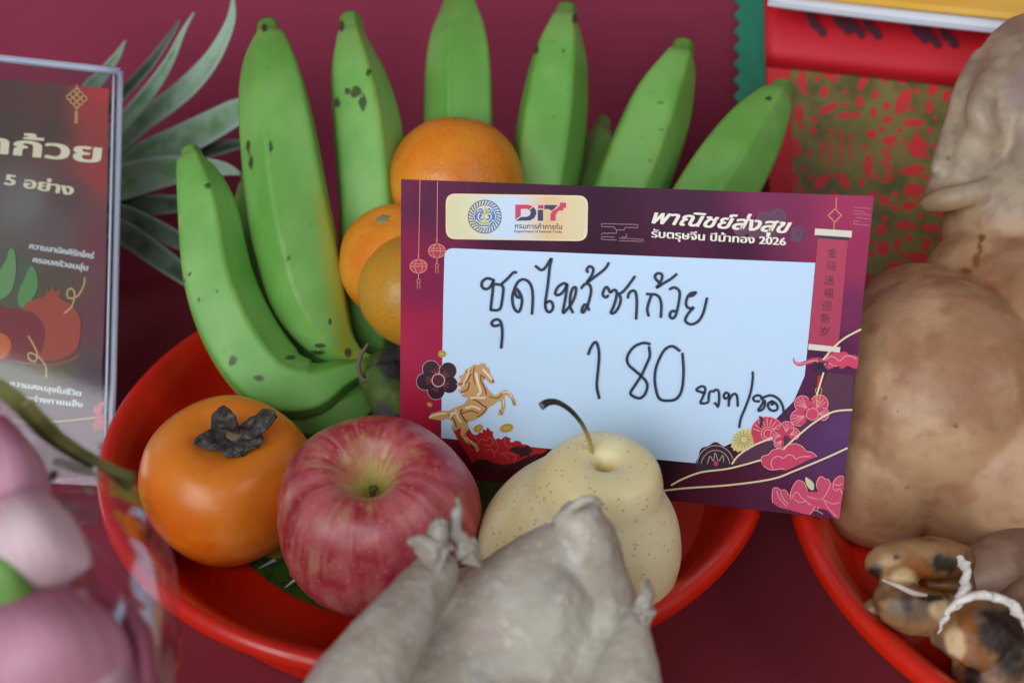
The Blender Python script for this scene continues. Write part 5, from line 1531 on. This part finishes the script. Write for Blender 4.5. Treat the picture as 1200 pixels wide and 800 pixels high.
def build_lotus():
    b = P(20, 900, 0.42)
    t = empty('lotus_bouquet', (b[0], b[1], 0.0), 'bunch of pink lotus flowers wrapped in clear film', 'lotus flowers')
    pm = Mat('lotus_petal', attr=True, rough=0.55)
    pm.bump(pm.noise(120, 3, stretch=(1, 4, 4)), 0.15, 0.0008)
    pm.sss(0.35, (1, 0.5, 0.5), 0.006)
    petals = [
        ([[(-70, 500, .43), (-40, 490, .42), (0, 486, .42), (20, 505, .43)], [(-70, 560, .42), (-30, 545, .405), (20, 530, .405), (52, 545, .42)], [(-70, 620, .42), (-25, 600, .405), (25, 590, .405), (58, 590, .42)], [(-60, 680, .43), (-20, 660, .42), (20, 645, .42), (40, 630, .43)]], (lin(170, 92, 126), lin(192, 142, 162))),
        ([[(-60, 600, .41), (-20, 590, .40), (20, 578, .398), (50, 574, .405)], [(-50, 640, .40), (-5, 625, .388), (40, 605, .388), (84, 606, .40)], [(-40, 690, .40), (10, 668, .388), (60, 650, .388), (107, 655, .40)], [(-10, 730, .405), (30, 705, .40), (62, 692, .40), (92, 674, .405)]], (lin(196, 152, 168), lin(206, 180, 186))),
        ([[(-80, 720, .40), (-20, 705, .392), (40, 694, .392), (95, 690, .40)], [(-80, 770, .39), (-10, 755, .376), (60, 730, .376), (138, 728, .392)], [(-80, 830, .39), (0, 815, .374), (80, 790, .376), (156, 780, .392)], [(-80, 900, .40), (0, 890, .39), (80, 870, .39), (150, 850, .40)]], (lin(166, 78, 114), lin(188, 134, 154))),
        ([[(92, 690, .41), (112, 688, .408), (132, 692, .408), (150, 702, .412)], [(130, 730, .405), (148, 728, .40), (162, 730, .40), (172, 738, .405)], [(148, 790, .40), (160, 785, .398), (174, 784, .398), (184, 790, .402)], [(150, 860, .405), (165, 860, .40), (180, 860, .40), (192, 860, .405)]], (lin(132, 54, 82), lin(152, 78, 102))),
        ([[(60, 800, .395), (90, 790, .39), (120, 772, .39), (146, 750, .395)], [(50, 850, .388), (90, 840, .38), (125, 815, .382), (150, 790, .39)], [(40, 920, .39), (90, 910, .385), (130, 890, .388), (155, 870, .395)]], (lin(162, 100, 122), lin(184, 146, 158))),
    ]
    for rows, (c0, c1) in petals:
        V, F = petal(rows)
        n1 = fbm(V, 40, 3)
        h = len(V) // 2
        s = np.tile(np.repeat(np.linspace(0, 1, 26), 22), 2)
        j = np.tile(np.abs(np.linspace(-1, 1, 22)), 52)
        col = mixc(c1, c0, np.clip(smoothstep(0.35, 0.0, s) * 0.9 + smoothstep(0.5, 1.0, j) * 0.4 + 0.35 * n1 + 0.22 * np.sin(np.tile(np.linspace(0, 60, 22), 52) + 3 * n1), 0, 1))
        mk('petal', V, F, pm.m, t, col=col)
    V, F = petal([[(-40, 640, .398), (-20, 630, .394), (0, 628, .394), (12, 640, .398)], [(-40, 680, .392), (-15, 668, .386), (12, 664, .386), (30, 676, .392)], [(-40, 720, .392), (-10, 712, .388), (20, 708, .388), (48, 712, .394)]])
    mk('sepal', V, F, Mat('lotus_sepal', tuple(lin(96, 140, 62)), 0.55).m, t)
    # stems down to the table
    for x, y, d in ((10, 780, .43), (90, 800, .43)):
        p = P(x, y, d)
        mk('stem', *sweep([p, p + (0.004, -0.01, -0.06), np.array([p[0] + 0.006, p[1] - 0.015, 0.001])], [0.004, 0.004, 0.004], 12, 20), flat('lotus_stem', (70, 104, 46), 0.5), t)
    # long green-yellow leaf strips above the petals; pale last one is a painted highlight edge
    lf = Mat('folded_leaf_and_highlight', attr=True, rough=0.45)
    for path, dep, c0 in (([(-20, 440, 16), (20, 470, 22), (50, 500, 24), (80, 525, 18), (110, 545, 10)], (.43, .45), lin(104, 108, 52)), ([(30, 470, 14), (60, 505, 16), (95, 530, 14), (135, 552, 12), (156, 560, 16)], (.435, .455), lin(120, 118, 64)), ([(112, 545, 4), (130, 552, 10), (150, 565, 20), (155, 568, 22)], (.45, .456), lin(112, 120, 50)), ([(62, 540, 8), (85, 546, 13), (105, 553, 8), (120, 559, 3)], (.44, .45), lin(214, 204, 210))):
        V, F = strip_leaf(path, dep, 0.1, 30, 0.001)
        mk('leaf_and_highlight_strip', V, F, lf.m, t, col=mixc(c0, c0 * 0.6, smoothstep(-0.3, 0.3, fbm(V, 90, 3))))
    V, F = strip_leaf([(44, 574, 9), (54, 564, 10), (66, 553, 9)], (.425, .43), 0.1, 12, 0.002)
    mk('twist_tie', V, F, flat('brown_tie', (74, 44, 42), 0.6), t)
    # crumpled clear film
    rows = [[(-30, 430, .47), (30, 462, .462), (80, 512, .458), (120, 545, .456), (160, 560, .460)],
            [(-20, 520, .44), (50, 530, .438), (100, 555, .440), (150, 575, .446), (176, 592, .456)],
            [(10, 600, .42), (80, 610, .415), (130, 615, .42), (172, 625, .432), (200, 640, .45)],
            [(40, 680, .405), (100, 680, .398), (150, 685, .408), (188, 690, .422), (211, 700, .44)],
            [(60, 760, .395), (120, 760, .388), (170, 765, .40), (200, 770, .415), (214, 780, .432)],
            [(70, 860, .395), (130, 860, .39), (178, 860, .40), (204, 860, .415), (215, 870, .43)]]

    def crumple(S):
        out = S.copy()
        for i in range(S.shape[0]):
            for j in range(S.shape[1]):
                v = Vector(S[i, j])
                a = mnoise.ridged_multi_fractal(v * 26, 0.9, 2.0, 3, 1.0, 2.0) - 1.0
                out[i, j] += FW * (0.0035 * a) + np.array(mnoise.noise_vector(v * 60)) * 0.0015
        return out
    V, F = sheet([[P(*q) for q in r] for r in rows], 90, 70, 0.0001, crumple)
    n = len(V) // 2
    F = [f for f in F if max(f) < n]
    o = mk('cellophane', V[:n], F, glassy('clear_film', (0.93, 0.90, 0.93), 0.012, 0.12, 0.3))
    props(o, 'crumpled transparent film wrapped around the pink lotus petals', 'plastic wrap')


build_lotus()
